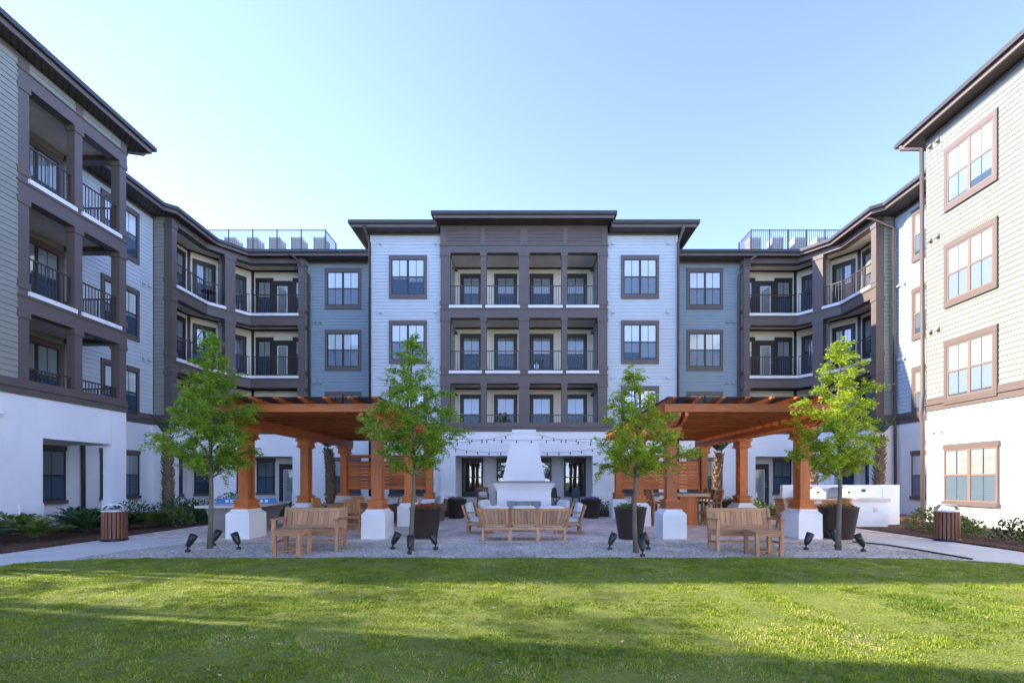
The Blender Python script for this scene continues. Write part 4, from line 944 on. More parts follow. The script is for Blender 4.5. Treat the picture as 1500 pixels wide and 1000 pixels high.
# ================================================================== PERGOLAS
def pergola(m, label):
    t = thing("pergola", label, "pergola", (-5.43*m, 15.8, 0), 0, "cedar pergolas")
    for yi in (-3.4, 0, 3.4):
        for xi in (-1.685, 1.685):
            x0 = xi*m; b = MB()
            def fr_(w0, d0, z0, w1, d1, z1):
                b.hexa([(x0-w0, yi-d0, z0), (x0+w0, yi-d0, z0), (x0+w0, yi+d0, z0), (x0-w0, yi+d0, z0), (x0-w1, yi-d1, z1), (x0+w1, yi-d1, z1), (x0+w1, yi+d1, z1), (x0-w1, yi+d1, z1)])
            fr_(.295, .40, 0, .295, .40, .62); fr_(.295, .40, .62, .265, .37, .655); fr_(.265, .37, .655, .215, .32, .70); fr_(.215, .32, .70, .21, .315, .74)
            p = b.build("pedestal", "stucco", t)
            b = MB()
            for sy in (-1, 1): b.box(x0-.122, x0+.122, yi+sy*0.095-.07, yi+sy*0.095+.07, .99, 2.52)
            b.box(x0-.085, x0+.085, yi-.03, yi+.03, .99, 2.52)
            fr_(.20, .28, .74, .20, .28, .80); fr_(.175, .255, .80, .175, .255, .93); fr_(.205, .285, .93, .205, .285, .965); fr_(.15, .22, .965, .15, .22, .99)
            fr_(.15, .22, 2.50, .15, .22, 2.535); fr_(.20, .275, 2.535, .20, .275, 2.575); fr_(.175, .25, 2.575, .175, .25, 2.72); fr_(.215, .29, 2.72, .215, .29, 2.80)
            b.build("post", "cedar", t)
    for xi in (-1.685, 1.685):
        b = MB()
        for o in (-.085, .085):
            x0 = xi*m+o; w = .04
            b.box(x0-w, x0+w, -4.05, 4.0, 2.80, 3.075)
            b.hexa([(x0-w, -4.25, 2.88), (x0+w, -4.25, 2.88), (x0+w, -4.05, 2.805), (x0-w, -4.05, 2.805), (x0-w, -4.25, 3.07), (x0+w, -4.25, 3.07), (x0+w, -4.05, 3.07), (x0-w, -4.05, 3.07)])
            b.hexa([(x0-w, -4.42, 2.98), (x0+w, -4.42, 2.98), (x0+w, -4.25, 2.885), (x0-w, -4.25, 2.885), (x0-w, -4.42, 3.065), (x0+w, -4.42, 3.065), (x0+w, -4.25, 3.065), (x0-w, -4.25, 3.065)])
        b.build("beam", "cedar", t)
    for i in range(19):
        y = -4.35+i*0.455; b = MB(); a0, a1 = sorted((-2.05*m, 2.1*m)); b.box(a0, a1, y-.035, y+.035, 3.08, 3.27); b.build("joist", "cedar", t)
    for i in range(8):
        x = (-1.95+i*0.565)*m; b = MB(); w = .04
        b.box(x-w, x+w, -4.45, 4.1, 3.275, 3.375)
        b.hexa([(x-w, -4.78, 3.335), (x+w, -4.78, 3.335), (x+w, -4.45, 3.276), (x-w, -4.45, 3.276), (x-w, -4.78, 3.374), (x+w, -4.78, 3.374), (x+w, -4.45, 3.374), (x-w, -4.45, 3.374)]); b.build("rafter", "cedar", t)
    a0, a1 = sorted((-2.1*m, 2.12*m)); b = MB(); b.box(a0, a1, -4.66, 4.15, 3.38, 3.39); b.build("roof_sheet", "smoked_sheet", t)
    b = MB()                                        # louvred screen across the back
    b.box(-1.55, 1.55, 3.37, 3.43, 2.36, 2.48); b.box(-1.55, 1.55, 3.37, 3.43, 1.12, 1.24)
    for k in range(7):
        z = 1.25+k*0.142; b.box(-1.55, 1.55, 3.385, 3.41, z, z+.130)
    b.box(.75*m-.06, .75*m+.06, 3.44, 3.54, 0, 2.5); b.build("louvre_screen", "cedar", t)
    return t
pergola(1, "orange cedar pergola on white pedestals left of the fireplace, in shade")
pergola(-1, "orange cedar pergola on white pedestals right of the fireplace, catching the sun")

# ================================================================== FIREPLACE
t = thing("outdoor_fireplace", "white stucco see through fireplace with tapering chimney behind the seating group", "fireplace", (0, 17.75, 0))
b = MB()
for a0, a1 in ((-.965, -.62), (.62, .965)): b.box(a0, a1, -.45, .45, 0, .73)
b.box(-.965, .965, -.45, .45, .73, 1.10); b.box(-.62, .62, -.45, .45, 0, .28)
b.hexa([(-.965, -.45, 1.10), (.965, -.45, 1.10), (.965, .45, 1.10), (-.965, .45, 1.10), (-1.12, -.58, 1.38), (1.12, -.58, 1.38), (1.12, .58, 1.38), (-1.12, .58, 1.38)])
b.box(-.99, .99, -.47, .47, 1.06, 1.105); b.build("hearth", "stucco", t)
b = MB(); b.box(-1.17, 1.17, -.63, .63, 1.38, 1.45); b.build("mantel", "mantel", t)
b = MB(); b.hexa([(-.78, -.34, 1.45), (.78, -.34, 1.45), (.78, .34, 1.45), (-.78, .34, 1.45), (-.41, -.27, 3.17), (.41, -.27, 3.17), (.41, .27, 3.17), (-.41, .27, 3.17)]); b.box(-.435, .435, -.30, .30, 3.17, 3.30); b.build("chimney", "stucco", t)

# ================================================================== FURNITURE
def slat_bench(t):
    w = .68
    for sx in (-1, 1):
        x = sx*(w-.03)
        b = MB(); b.box(x-.03, x+.03, -.27, -.21, 0, .64); b.build("leg", "teak", t)
        b = MB(); b.bar((x, .20, 0), (x, .22, .42), .055, .06); b.bar((x, .22, .41), (x, .33, .88), .055, .05); b.build("leg", "teak", t)
        b = MB(); b.box(x-.045, x+.045, -.31, .27, .64, .67); b.build("armrest", "teak", t)
        b = MB(); b.box(x-.02, x+.02, -.21, .20, .16, .20); b.box(x-.02, x+.02, -.21, .2, .33, .40); b.build("side_rail", "teak", t)
    b = MB()
    for i in range(6): b.box(-w+.04, w-.04, -.28+i*.083, -.21+i*.083, .405, .43)
    b.box(-w+.06, w-.06, -.26, -.23, .33, .403); b.build("seat", "teak", t)
    b = MB(); b.box(-w+.06, w-.06, .18, .21, .15, .19); b.build("stretcher", "teak", t)
    b = MB(); P = lambda x, s_, d: (x, .225+.105*s_+d, .45+.42*s_)
    b.hexa([P(-w+.05, .84, -.015), P(w-.05, .84, -.015), P(w-.05, .84, .02), P(-w+.05, .84, .02), P(-w+.05, 1.0, -.015), P(w-.05, 1.0, -.015), P(w-.05, 1.0, .02), P(-w+.05, 1.0, .02)])
    b.hexa([P(-w+.05, 0, -.015), P(w-.05, 0, -.015), P(w-.05, 0, .02), P(-w+.05, 0, .02), P(-w+.05, .15, -.015), P(w-.05, .15, -.015), P(w-.05, .15, .02), P(-w+.05, .15, .02)])
    n = 11
    for i in range(n):
        x0 = -w+.06+(2*w-.12)*i/n+.004; x1 = -w+.06+(2*w-.12)*(i+1)/n-.004
        b.hexa([P(x0, .15, -.008), P(x1, .15, -.008), P(x1, .15, .012), P(x0, .15, .012), P(x0, .84, -.008), P(x1, .84, -.008), P(x1, .84, .012), P(x0, .84, .012)])
    b.build("backrest", "teak", t)
t = thing("garden_bench", "slatted teak bench on the gravel in front of the left pergola", "bench", (-4.50, 10.18, 0), 0, "teak benches on the gravel"); slat_bench(t)
dup(t, (4.60, 10.10, 0), 0, "slatted teak bench on the gravel in front of the right pergola")
def side_table(t):
    b = MB()
    for i in range(6): b.box(-.27, .27, -.27+i*.09, -.27+i*.09+.084, .465, .49)
    b.box(-.235, .235, -.25, -.225, .40, .464); b.box(-.235, .235, .225, .25, .40, .464); b.box(-.25, -.225, -.225, .225, .40, .464); b.box(.225, .25, -.225, .225, .40, .464); b.build("table_top", "teak", t)
    for sx in (-1, 1):
        for sy in (-1, 1): b = MB(); b.box(sx*.23-.033, sx*.23+.033, sy*.23-.033, sy*.23+.033, 0, .45); b.build("leg", "teak", t)
    b = MB(); b.box(-.2, .2, -.245, -.215, .10, .13); b.box(-.2, .2, .215, .245, .10, .13); b.box(-.015, .015, -.215, .215, .1, .13); b.build("stretcher", "teak", t)
t = thing("side_table", "small square teak side table at the left bench", "table", (-4.53, 9.46, 0), 0, "teak side tables by the benches"); side_table(t)
dup(t, (4.66, 9.42, 0), 0, "small square teak side table at the right bench")

def chair(t, h_seat=.44, h_back=.92, w=.46, m="teak_warm", arms=False, foot=False):
    for sx in (-1, 1):
        x = sx*(w/2-.025)
        b = MB(); b.box(x-.022, x+.022, -.21, -.165, 0, h_seat-.02 if not arms else h_seat+.2); b.build("leg", m, t)
        b = MB(); b.bar((x, .25, 0), (x, .20, h_seat), .042, .05); b.bar((x, .20, h_seat-.01), (x, .29, h_back), .042, .045); b.build("leg", m, t)
        if arms: b = MB(); b.box(x-.03, x+.03, -.23, .24, h_seat+.2, h_seat+.225); b.build("armrest", m, t)
    b = MB()
    for i in range(5): b.box(-w/2+.01, w/2-.01, -.22+i*.088, -.22+i*.088+.08, h_seat-.02, h_seat)
    b.box(-w/2+.05, w/2-.05, -.2, -.175, h_seat-.08, h_seat-.021); b.box(-w/2+.05, w/2-.05, .17, .195, h_seat-.08, h_seat-.021); b.build("seat", m, t)
    b = MB(); z = .16 if not foot else .28
    b.box(-w/2+.04, w/2-.04, -.2, -.175, z, z+.035); b.box(-w/2+.04, w/2-.04, .215, .24, z+.02, z+.055); b.box(-w/2+.015, -w/2+.04, -.17, .2, z+.04, z+.075); b.box(w/2-.04, w/2-.015, -.17, .2, z+.04, z+.075); b.build("stretcher", m, t)
    b = MB(); P = lambda x, s_, d: (x, .205+.085*s_+d, h_seat+.02+(h_back-h_seat-.02)*s_)
    for s0, s1 in ((.80, 1.02), (.12, .22)): b.hexa([P(-w/2+.03, s0, -.012), P(w/2-.03, s0, -.012), P(w/2-.03, s0, .014), P(-w/2+.03, s0, .014), P(-w/2+.03, s1, -.012), P(w/2-.03, s1, -.012), P(w/2-.03, s1, .014), P(-w/2+.03, s1, .014)])
    n = 5
    for i in range(n):
        x0 = -w/2+.05+(w-.1)*i/n+.007; x1 = -w/2+.05+(w-.1)*(i+1)/n-.007
        b.hexa([P(x0, .2, -.006), P(x1, .2, -.006), P(x1, .2, .010), P(x0, .2, .010), P(x0, .82, -.006), P(x1, .82, -.006), P(x1, .82, .010), P(x0, .82, .010)])
    b.build("backrest", m, t)
def table(t, L, Wd, h, m="teak_warm", r=.035):
    b = MB(); n = int(L/.1)
    for i in range(n): b.box(-L/2+L*i/n, -L/2+L*(i+1)/n-.006, -Wd/2, Wd/2, h-.028, h)
    b.box(-L/2+.08, L/2-.08, -Wd/2+.06, -Wd/2+.085, h-.1, h-.029); b.box(-L/2+.08, L/2-.08, Wd/2-.085, Wd/2-.06, h-.1, h-.029); b.build("table_top", m, t)
    for sx in (-1, 1):
        for sy in (-1, 1): b = MB(); b.box(sx*(L/2-.1)-r, sx*(L/2-.1)+r, sy*(Wd/2-.08)-r, sy*(Wd/2-.08)+r, 0, h-.03); b.build("leg", m, t)
GL = "dining chairs under the left pergola"
t = thing("dining_table", "teak dining table under the left pergola", "table", (-5.45, 14.95, 0)); table(t, 1.0, 1.0, .75)
c0 = thing("dining_chair", "teak chair on the near side of the left dining table", "chair", (-4.98, 14.25, 0), R(180), GL); chair(c0)
dup(c0, (-6.15, 14.9, 0), R(82), "teak chair on the outer side of the left dining table")
dup(c0, (-4.78, 15.1, 0), R(-85), "teak chair on the fireplace side of the left dining table")
dup(c0, (-5.5, 15.75, 0), R(0), "teak chair on the far side of the left dining table")
def wicker(t, w):
    b = MB(); b.box(-w/2, w/2, -.36, .36, .06, .34); b.hexa([(-w/2, .26, .34), (w/2, .26, .34), (w/2, .38, .34), (-w/2, .38, .34), (-w/2-.03, .36, .80), (w/2+.03, .36, .80), (w/2+.03, .48, .80), (-w/2-.03, .48, .80)])
    for sx in (-1, 1): b.hexa([(sx*w/2-.06, -.36, .34), (sx*w/2+.06, -.36, .34), (sx*w/2+.06, .36, .34), (sx*w/2-.06, .36, .34), (sx*w/2-.06, -.38, .58), (sx*w/2+.1, -.38, .58), (sx*w/2+.1, .4, .66), (sx*w/2-.06, .4, .66)])
    b.build("wicker_body", "wicker", t)
    n = max(1, round(w/.65))
    for i in range(n):
        x = -w/2+w*(i+.5)/n; b = MB(); b.pillow((x, -.06, .42), (w/n/2-.03, .30, .085)); b.build("seat_cushion", "cushion", t)
        b = MB(); b.pillow((x, .27, .68), (w/n/2-.03, .09, .23), Matrix.Rotation(R(-14), 3, 'X')); b.build("back_cushion", "cushion", t)
    for sx in (-1, 1): b = MB(); b.box(sx*(w/2-.05)-.03, sx*(w/2-.05)+.03, -.33, -.27, 0, .06); b.box(sx*(w/2-.05)-.03, sx*(w/2-.05)+.03, .27, .33, 0, .06); b.build("leg", "wicker", t)
t = thing("wicker_sofa", "brown wicker sofa with grey cushions at the back of the left pergola", "sofa", (-6.3, 17.6, 0), R(0)); wicker(t, 1.45)
t = thing("wicker_armchair", "brown wicker armchair behind the front inner pedestal of the left pergola", "armchair", (-4.62, 17.0, 0), R(-70)); wicker(t, .7)
t = thing("wicker_armchair", "brown wicker armchair with a pale pillow behind the red flowered planter", "armchair", (-3.35, 17.6, 0), R(-60)); wicker(t, .7)
# right pergola: bar table with high chairs
t = thing("bar_table", "tall wooden bar table with thick pale top under the right pergola", "table", (5.35, 16.6, 0))
b = MB(); b.box(-.62, .62, -1.1, 1.1, .95, 1.04); b.build("table_top", "bar_top", t)
for y in (-.85, .85):
    b = MB(); 
    for k in range(6): b.box(-.28+k*.0935, -.28+k*.0935+.088, y-.06, y+.06, 0, .95)
    b.build("leg", "cedar", t)
b = MB(); b.box(-.03, .03, -.78, .78, .3, .5); b.build("stretcher", "cedar", t)
c1 = None; GB = "bar chairs under the right pergola"; ords = ("nearest the lawn", "in the middle of its row", "farthest from the lawn")
for j, (x, rz, nm) in enumerate(((4.45, 90, "fireplace"), (6.22, -90, "kitchen"))):
    for i in range(3):
        lab = f"bar chair on the {nm} side of the bar table, {ords[i]}"
        if c1 is None: c1 = thing("bar_chair", lab, "chair", (x, 15.95+.66*i, 0), R(rz), GB); chair(c1, .74, 1.16, .46, "teak_warm", False, True)
        else: dup(c1, (x, 15.95+.66*i, 0), R(rz+random.uniform(-6, 6)), lab)
# dining set by the kitchen
GK = "dining chairs near the kitchen"
t = thing("dining_table", "teak dining table behind the outer front post of the right pergola", "table", (8.75, 14.55, 0)); table(t, 1.0, 1.0, .75)
dup(c0, (7.98, 14.6, 0), R(95), "teak chair left of the kitchen side dining table, seen in profile", GK)
dup(c0, (8.75, 15.32, 0), R(8), "teak chair between the kitchen side dining table and the grills", GK)
dup(c0, (9.55, 14.75, 0), R(-80), "teak chair on the counter side of the kitchen side dining table", GK)
dup(c0, (8.62, 13.72, 0), R(165), "teak chair of the kitchen side dining table, just behind the big planter", GK)
# lounge group
def lounge(t, w, n, arms, m="teak"):
    """seat faces -Y, slatted back at +Y"""
    k = w/n
    for i in range(n+1):
        x = -w/2+k*i; fl = 0.0 if 0 < i < n else (.13 if n > 1 else .05)*(1 if i else -1)
        b = MB(); ww = .075 if (0 < i < n) else .055
        b.bar((x-fl*.15, .33, 0), (x-fl*.1, .30, .34), ww, .055); b.bar((x-fl*.1, .30, .33), (x+fl*.9, .45, .79), ww, .05); b.build("leg", m, t)
        b = MB(); b.box(x-.03, x+.03, -.36, -.30, 0, .58 if (arms and i in (0, n)) else .30); b.build("leg", m, t)
        if arms and i in (0, n): b = MB(); b.box(x-.04, x+.04, -.38, .40, .58, .61); b.build("armrest", m, t)
    b = MB(); b.box(-w/2, w/2, -.36, .30, .25, .31); b.box(-w/2+.03, w/2-.03, .30, .325, .14, .175); b.box(-w/2, w/2, .30, .33, .27, .33); b.build("seat_frame", m, t)
    for i in range(n):
        a0, a1 = -w/2+k*i+.03, -w/2+k*(i+1)-.03; e0 = (.13 if n > 1 else .05) if i == 0 else 0; e1 = (.13 if n > 1 else .05) if i == n-1 else 0
        P = lambda f, s_, d: ((a0-e0*s_)+((a1+e1*s_)-(a0-e0*s_))*f, .325+.12*s_+d, .37+.42*s_)
        b = MB()
        for s0, s1 in ((.86, 1.0), (0, .13)): b.hexa([P(0, s0, -.014), P(1, s0, -.014), P(1, s0, .014), P(0, s0, .014), P(0, s1, -.014), P(1, s1, -.014), P(1, s1, .014), P(0, s1, .014)])
        ns = 8
        for q in range(ns):
            f0, f1 = q/ns+.012, (q+1)/ns-.022
            b.hexa([P(f0, .13, -.007), P(f1, .13, -.007), P(f1, .13, .009), P(f0, .13, .009), P(f0, .86, -.007), P(f1, .86, -.007), P(f1, .86, .009), P(f0, .86, .009)])
        b.build("backrest", m, t)
        c = (a0+a1)/2; hw = (a1-a0)/2+.015
        b = MB(); b.pillow((c, -.04, .375), (hw, .33, .075), None, .3); b.build("seat_cushion", "cushion", t)
        b = MB(); b.pillow((c, .27, .625), (hw+(e0+e1)*.3, .085, .235), Matrix.Rotation(R(-15), 3, 'X'), .35); b.build("back_cushion", "cushion", t)
t = thing("teak_sofa", "three seat teak sofa seen from behind, slatted backs facing the lawn", "sofa", (0, 12.02, 0), R(180), "teak lounge sofas"); lounge(t, 2.02, 3, False)
dup(t, (0, 18.95, 0), 0, "pale cushioned sofa behind the fireplace, glimpsed through its fire opening")
GA = "teak lounge armchairs round the fireplace"
a0 = thing("teak_armchair", "teak armchair with pale cushions left of the sofa, the nearer one on that side", "armchair", (-1.22, 13.45, 0), R(90), GA); lounge(a0, .74, 1, True)
dup(a0, (1.22, 13.45, 0), R(-90), "teak armchair with pale cushions right of the sofa, the nearer one on that side")
dup(a0, (-.98, 15.3, 0), R(70), "teak armchair beside the fireplace on the left, farther from the sofa")
dup(a0, (.98, 15.3, 0), R(-70), "teak armchair beside the fireplace on the right, farther from the sofa")
t = thing("coffee_table", "low teak coffee table between sofa and fireplace", "table", (0, 14.0, 0)); table(t, 1.0, .6, .36, "teak")

# ================================================================== PLANTERS
def planter(label, loc, rt, rb, h, flower, seed, group="round brown planters", n=60):
    g = np.random.default_rng(seed); t = thing("flower_planter", label, "planter", loc, 0, group)
    b = MB(); b.lathe([(rb, 0), (rb+.005, .01), (rt, h-.03), (rt+.012, h-.025), (rt+.012, h), (rt-.03, h), (rt-.04, h-.06), (0.001, h-.06)], (0, 0, 0), 40); b.build("pot", "planter", t)
    b = MB(); b.lathe([(rt-.042, h-.055), (0.001, h-.045)], (0, 0, 0), 24); b.build("soil", "soil", t)
    P = shrub_leaves(g, rt*.85, .10, 260, .07, .018); P[:, :, 2] += h-.08; leaves("foliage", P, "leaf_shrub", t, g.random(len(P)))
    Q = []
    for i in range(n):
        a = g.random()*2*pi; r = rt*.85*sqrt(g.random()); c = np.array([r*cos(a), r*sin(a), h+.0+.085*g.random()])
        for k in range(7):
            d = unit(g.normal(size=3)+np.array([0, 0, .5])); Q.append(quads(c[None], d[None], unit(np.cross(d, g.normal(size=3)))[None], [.035], [.014])[0])
    leaves("flowers", np.array(Q), flower, t)
planter("brown round planter full of red flowers behind the slim tree left of the sofa", (-2.49, 12.25, 0), .40, .285, .78, "red", 1)
planter("brown round planter with few blooms behind the short airy tree right of the sofa", (2.66, 12.1, 0), .40, .285, .79, "purple", 2, n=6)
planter("large brown round planter with dark red flowers before the outdoor kitchen", (7.9, 12.15, 0), .44, .31, .80, "red", 3, n=30)
planter("brown round planter with pinkish purple flowers left of the fireplace by the porch", (-2.63, 18.8, 0), .40, .285, .74, "pink", 4)
planter("brown round planter with violet flowers right of the fireplace by the porch", (2.61, 18.8, 0), .40, .285, .74, "purple", 5)
planter("brown planter with pink flowers beside the shaggy palm of the right pergola", (7.75, 18.3, 0), .38, .28, .68, "pink", 6, n=16)

# ================================================================== UPLIGHTS
def uplight(t):
    b = MB(); b.lathe([(.05, 0), (.05, .05), (.015, .06), (.015, .14)], (0, 0, 0), 12); b.build("stake", "black", t)
    Mx = Matrix.Rotation(R(28), 3, 'Y'); b = MB()
    b.lathe([(.02, -.02), (.042, .0), (.062, .07), (.072, .15), (.078, .25), (.07, .25), (.066, .225)], (0, 0, .12), 18, Mx); bo = b.build("lamp_head", "dark_metal", t)
    b = MB(); b.lathe([(.065, .22), (.001, .221)], (0, 0, .12), 18, Mx); b.build("lens", "white_lens", bo)
u0 = None; GU = "black garden spotlights aimed at the trees"
for x, y, rz, lab in ((-6.85, 9.85, 10, "black spotlight left of the tall green tree, leaning towards the trunk"), (-6.90, 10.75, 60, "black spotlight just behind the trunk of the tall green tree"), (-6.02, 10.2, 165, "black spotlight right of the tall green tree, towards the left bench"),
                      (-2.78, 10.25, 15, "black spotlight left of the slim tree, beside the bench"), (-2.26, 9.55, 90, "black spotlight in front of the slim tree's trunk"), (-1.86, 10.2, 165, "black spotlight right of the slim tree, below the red flowered planter"),
                      (1.80, 10.15, 20, "black spotlight left of the short airy tree"), (2.27, 9.25, 90, "black spotlight in front of the short airy tree's trunk"), (2.62, 10.2, 160, "black spotlight right of the short airy tree, below its planter"),
                      (5.92, 10.15, 15, "black spotlight between the right bench and the sunlit tree"), (6.85, 10.6, 110, "black spotlight behind the sunlit tree, lens showing"), (6.95, 9.9, 165, "black spotlight right of the sunlit tree on the gravel")):
    if u0 is None: u0 = thing("garden_spotlight", lab, "spotlight", (x, y, 0.004), R(rz), GU); uplight(u0)
    else: dup(u0, (x, y, 0.004), R(rz), lab)

# ================================================================== BINS
def bin_(t):
    b = MB(); b.lathe([(.26, 0), (.275, .015), (.275, .05), (.255, .06)], (0, 0, 0), 32); b.build("base", "black", t)
    b = MB(); b.lathe([(.215, .055), (.215, .70)], (0, 0, 0), 28); b.build("liner", "black", t)
    b = MB()
    for k in range(20):
        a = 2*pi*k/20; Mx = Matrix.Rotation(a, 3, 'Z'); c = [Mx @ Vector(p) for p in ((.222, -.027, .06), (.25, -.027, .06), (.25, .027, .06), (.222, .027, .06), (.222, -.027, .72), (.25, -.027, .72), (.25, .027, .72), (.222, .027, .72))]; b.hexa(c)
    b.build("slats", "bin_slat", t)
    b = MB(); b.lathe([(.25, .70), (.255, .735), (.19, .75), (.17, .745)], (0, 0, 0), 28)
    for i in range(9):
        f = lambda q: (-.22+.44*q, (.75+.12*min(1, 1.0-abs(2*q-1)**5)))
        (xa, za), (xb, zb) = f(i/9), f((i+1)/9); b.hexa([(xa, -.09, za), (xb, -.09, zb), (xb, .09, zb), (xa, .09, za), (xa, -.09, za+.015), (xb, -.09, zb+.015), (xb, .09, zb+.015), (xa, .09, za+.015)])
    b.build("hooded_lid", "steel_satin", t)
t = thing("litter_bin", "round wood slatted litter bin with metal hood beside the left bed", "bin", (-9.95, 11.75, 0), R(20), "slatted litter bins"); bin_(t)
dup(t, (10.25, 11.72, 0), R(-15), "round wood slatted litter bin with metal hood beside the sunlit right bed")

# ================================================================== TABLE TENNIS
t = thing("table_tennis_table", "concrete table tennis table with blue net behind the left pergola's outer pedestal", "table", (-8.45, 14.75, 0), R(8))
b = MB(); b.box(-.80, .80, -1.37, 1.37, .70, .76); b.build("table_top", "concrete", t)
for sy in (-1, 1):
    b = MB(); b.hexa([(-.55, sy*.75-.09, 0), (.55, sy*.75-.09, 0), (.55, sy*.75+.09, 0), (-.55, sy*.75+.09, 0), (-.70, sy*.95-.07, .70), (.70, sy*.95-.07, .70), (.70, sy*.95+.07, .70), (-.70, sy*.95+.07, .70)]); b.build("leg", "concrete_dark", t)
b = MB(); b.box(-.84, .84, -.012, .012, .762, .915); n_ = b.build("net", "net_blue", t)
b = MB()
for i in range(9): b.box(-.60+i*.14, -.52+i*.14, -.018, .018, .80, .88)
b.build("net_holes", "sill_white", n_)

# ================================================================== OUTDOOR KITCHEN
t = thing("outdoor_kitchen", "white stucco barbecue counter with stone top and high back wall", "kitchen", (10.4, 15.3, 0))
b = MB(); b.box(-1.9, .85, -.35, .40, 0, .82); b.build("counter", "stucco", t)
b = MB(); b.box(-1.95, .90, -.40, .40, .82, .90); b.build("counter_top", "slab_stone", t)
b = MB(); b.box(-2.0, 1.25, .40, .56, 0, 1.32); b.box(1.25, 1.78, .38, .60, 0, 1.32); b.build("back_wall", "stucco", t)
for x in (-.72, .62): b = MB(); b.box(x-.06, x+.06, .38, .40, 1.10, 1.18); b.build("outlet", "black", t)
b = MB(); b.box(.42, .52, -.37, -.35, .50, .66); b.build("outlet", "steel_satin", t)
def grill(t):
    b = MB(); b.box(-.30, .30, -.36, .30, 0, .07); b.build("firebox", "steel_satin", t)
    b = MB(); pr = [(-.30, .07)]+[(-.30*cos(R(a)), .07+.30*sin(R(a))*.95) for a in range(15, 120, 10)]+[(.30, .20), (.30, .07)]
    n = len(pr)
    for y0 in (-.36, .30): b.face([(x, y0, z) for x, z in (pr if y0 < 0 else pr[::-1])])
    for i in range(n-1): b.face([(pr[i][0], -.36, pr[i][1]), (pr[i][0], .30, pr[i][1]), (pr[i+1][0], .30, pr[i+1][1]), (pr[i+1][0], -.36, pr[i+1][1])])
    h = b.build("hood", "steel_satin", t)
    b = MB(); b.tube([(-.33, -.30, .22), (-.37, -.30, .22), (-.37, .24, .22), (-.33, .24, .22)], .014, 8); b.build("handle", "steel", h)
    b = MB(); b.lathe([(.03, 0), (.03, .02), (.001, .021)], (.05, -.36, .20), 12, Matrix.Rotation(R(90), 3, 'X')); b.build("gauge", "black", h)
t = thing("grill", "stainless hooded grill on the counter, nearer the big planter", "grill", (9.98, 15.28, .90), 0, "stainless grills on the counter"); grill(t)
dup(t, (9.05, 15.32, .90), 0, "stainless hooded grill on the counter beside the pergola post", None)

# ================================================================== STRING LIGHTS
def string(label, a, b_, sag, n):
    t = thing("string_lights", label, "string lights", a, 0, "string lights over the patio")
    a = Vector(a); b_ = Vector(b_); pts = [(b_-a)*(i/24)+Vector((0, 0, -4*sag*(i/24)*(1-i/24))) for i in range(25)]
    c = MB(); c.tube(pts, .006, 5); c.build("cable", "black", t)
    b0 = None
    for i in range(n):
        q = (i+.5)/n; p = (b_-a)*q+Vector((0, 0, -4*sag*q*(1-q)))
        if b0 is None:
            m_ = MB(); m_.lathe([(.013, .0), (.014, -.03), (.024, -.05), (.028, -.07), (.016, -.095), (.001, -.10)], (0, 0, 0), 10); b0 = m_.build("bulb", "bulb", t); b0.location = p
        else: d = b0.copy(); COL.objects.link(d); d.parent = t; d.location = p
string("string lights running straight across from pergola to pergola past the chimney top", (-3.72, 17.25, 3.0), (3.72, 17.25, 3.0), .10, 14)
string("string lights rising from the left pergola to the chimney top", (-3.7, 15.8, 2.72), (-.45, 17.42, 3.12), .14, 8)
string("string lights rising from the right pergola to the chimney top", (3.7, 15.8, 2.72), (.45, 17.42, 3.12), .14, 8)
string("string lights dipping from the back of the left pergola to the chimney's middle", (-3.72, 19.1, 2.9), (-.62, 17.42, 2.48), .10, 7)
string("string lights dipping from the back of the right pergola to the chimney's middle", (3.72, 19.1, 2.9), (.62, 17.42, 2.48), .10, 7)

# ================================================================== ON THE PORCH AND BALCONIES
def shell_chair(t, h=.45):
    b = MB(); b.box(-.22, .22, -.22, .20, h-.04, h); b.build("seat", "black", t)
    b = MB(); b.hexa([(-.21, .17, h), (.21, .17, h), (.21, .20, h), (-.21, .20, h), (-.20, .26, h+.46), (.20, .26, h+.46), (.20, .285, h+.46), (-.20, .285, h+.46)]); b.build("backrest", "black", t)
    for sx in (-1, 1):
        for sy in (-1, 1): b = MB(); b.bar((sx*.15, sy*.15, h-.04), (sx*.23, sy*.22, 0), .03, .03); b.build("leg", "black", t)
t = thing("porch_chair", "dark shell chair on the porch, just right of the fireplace", "chair", (1.55, 24.2, .15), R(20), "dark porch chairs"); shell_chair(t, .5)
dup(t, (2.62, 24.4, .15), R(-8), "dark shell chair on the porch in front of the right porch window")
t = thing("porch_armchair", "dark wooden armchair with patterned pillow on the porch left of the fireplace", "armchair", (-2.05, 24.2, .15), R(10)); chair(t, .46, .98, .58, "sash" if 0 else "bin_slat", True)
b = MB(); b.pillow((0, .14, .62), (.22, .06, .14)); b.build("pillow", "cushion", t)
t = thing("porch_table", "small dark high table on the porch beside the fireplace", "table", (-1.15, 24.2, .15))
b = MB(); b.lathe([(.30, .74), (.30, .77), (.001, .771)], (0, 0, 0), 20); b.build("table_top", "black", t)
for k in range(3): b = MB(); b.bar((.05*cos(k*2.1), .05*sin(k*2.1), .74), (.26*cos(k*2.1), .26*sin(k*2.1), 0), .03, .03); b.build("leg", "black", t)
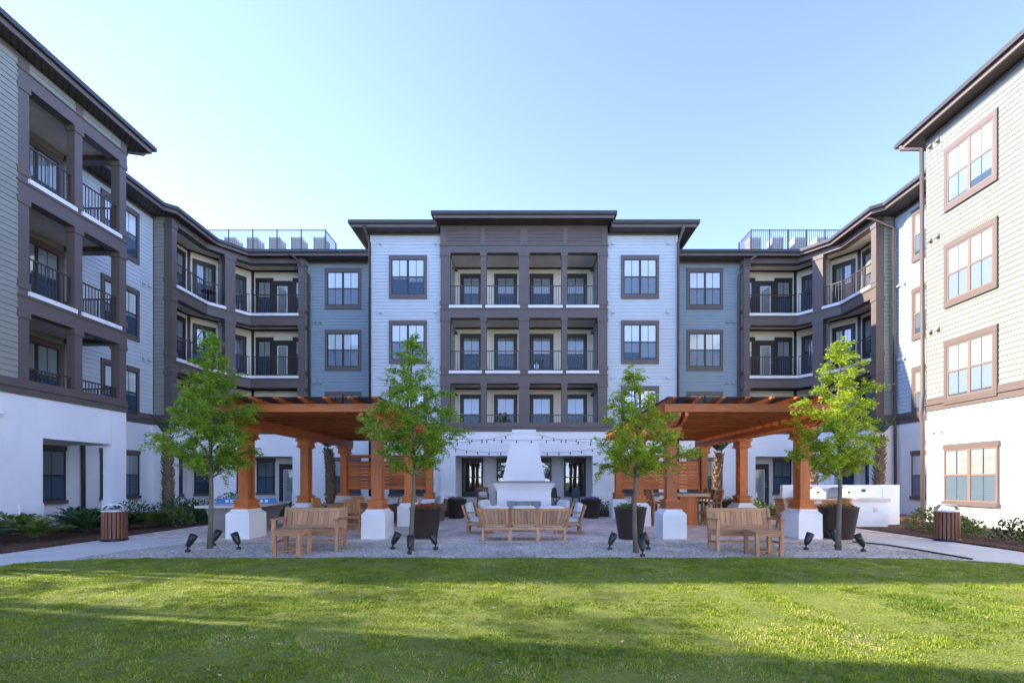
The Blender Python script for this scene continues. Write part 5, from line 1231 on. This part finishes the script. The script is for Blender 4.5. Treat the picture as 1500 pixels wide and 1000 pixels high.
def bistro(label, loc):
    t = thing("bistro_table", label, "table", loc); b = MB(); b.lathe([(.33, .70), (.33, .725), (.001, .726)], (0, 0, 0), 20); b.build("table_top", "dark_metal", t)
    b = MB(); b.lathe([(.22, 0), (.22, .02), (.03, .04), (.03, .70)], (0, 0, 0), 14); b.build("leg", "dark_metal", t)
bistro("round dark bistro table on the top left corner balcony", (-15.5, 23.75, 10.0))
t = thing("hanging_chair", "black arched hanging chair frame with blue cushion on the left corner balcony", "chair", (-15.55, 23.6, 6.8))
b = MB(); b.tube([(.1, .3, .02), (.35, .1, .9), (.33, 0, 1.5), (.15, -.1, 1.95), (-.05, -.15, 2.05)], .025, 8); b.lathe([(.4, 0), (.4, .03), (.001, .031)], (.1, .1, 0), 20); b.build("stand", "black", t)
b = MB()
for k in range(10): a = 2*pi*k/10; b.tube([(-.05, -.15, 1.95), (-.05+.36*cos(a), -.15+.36*sin(a), 1.3), (-.05+.40*cos(a), -.15+.40*sin(a), .8), (-.05+.15*cos(a), -.15+.15*sin(a), .45)], .010, 5, False)
b.build("basket", "black", t)
b = MB(); b.pillow((-.05, -.15, .62), (.34, .34, .14)); b.build("cushion", "net_blue", t)
t = thing("grill_cabinet", "dark storage cabinet behind the railing of the third floor centre balcony", "cabinet", (.62, 24.6, 6.8)); b = MB(); b.box(-.36, .36, -.25, .25, .05, .68); b.box(-.39, .39, -.27, .27, .68, .72); b.box(-.33, .33, -.22, .22, 0, .05); b.build("body", "black", t); b = MB(); b.box(-.006, .006, -.262, -.25, .1, .62); b.box(-.10, -.07, -.28, -.25, .3, .5); b.box(.07, .10, -.28, -.25, .3, .5); b.build("handle", "steel", t)
g = np.random.default_rng(77); t = thing("potted_plant", "leafy green potted plant behind the railing of the lowest centre balcony", "plant", (-1.05, 24.3, 3.65))
b = MB(); b.lathe([(.13, 0), (.17, .30), (.15, .30), (.001, .27)], (0, 0, 0), 18); b.build("pot", "bin_slat", t)
P = strap_leaves(g, .42, 1.1, 16); P[:, :, 2] += .28; leaves("foliage", P, "leaf_shrub", t)
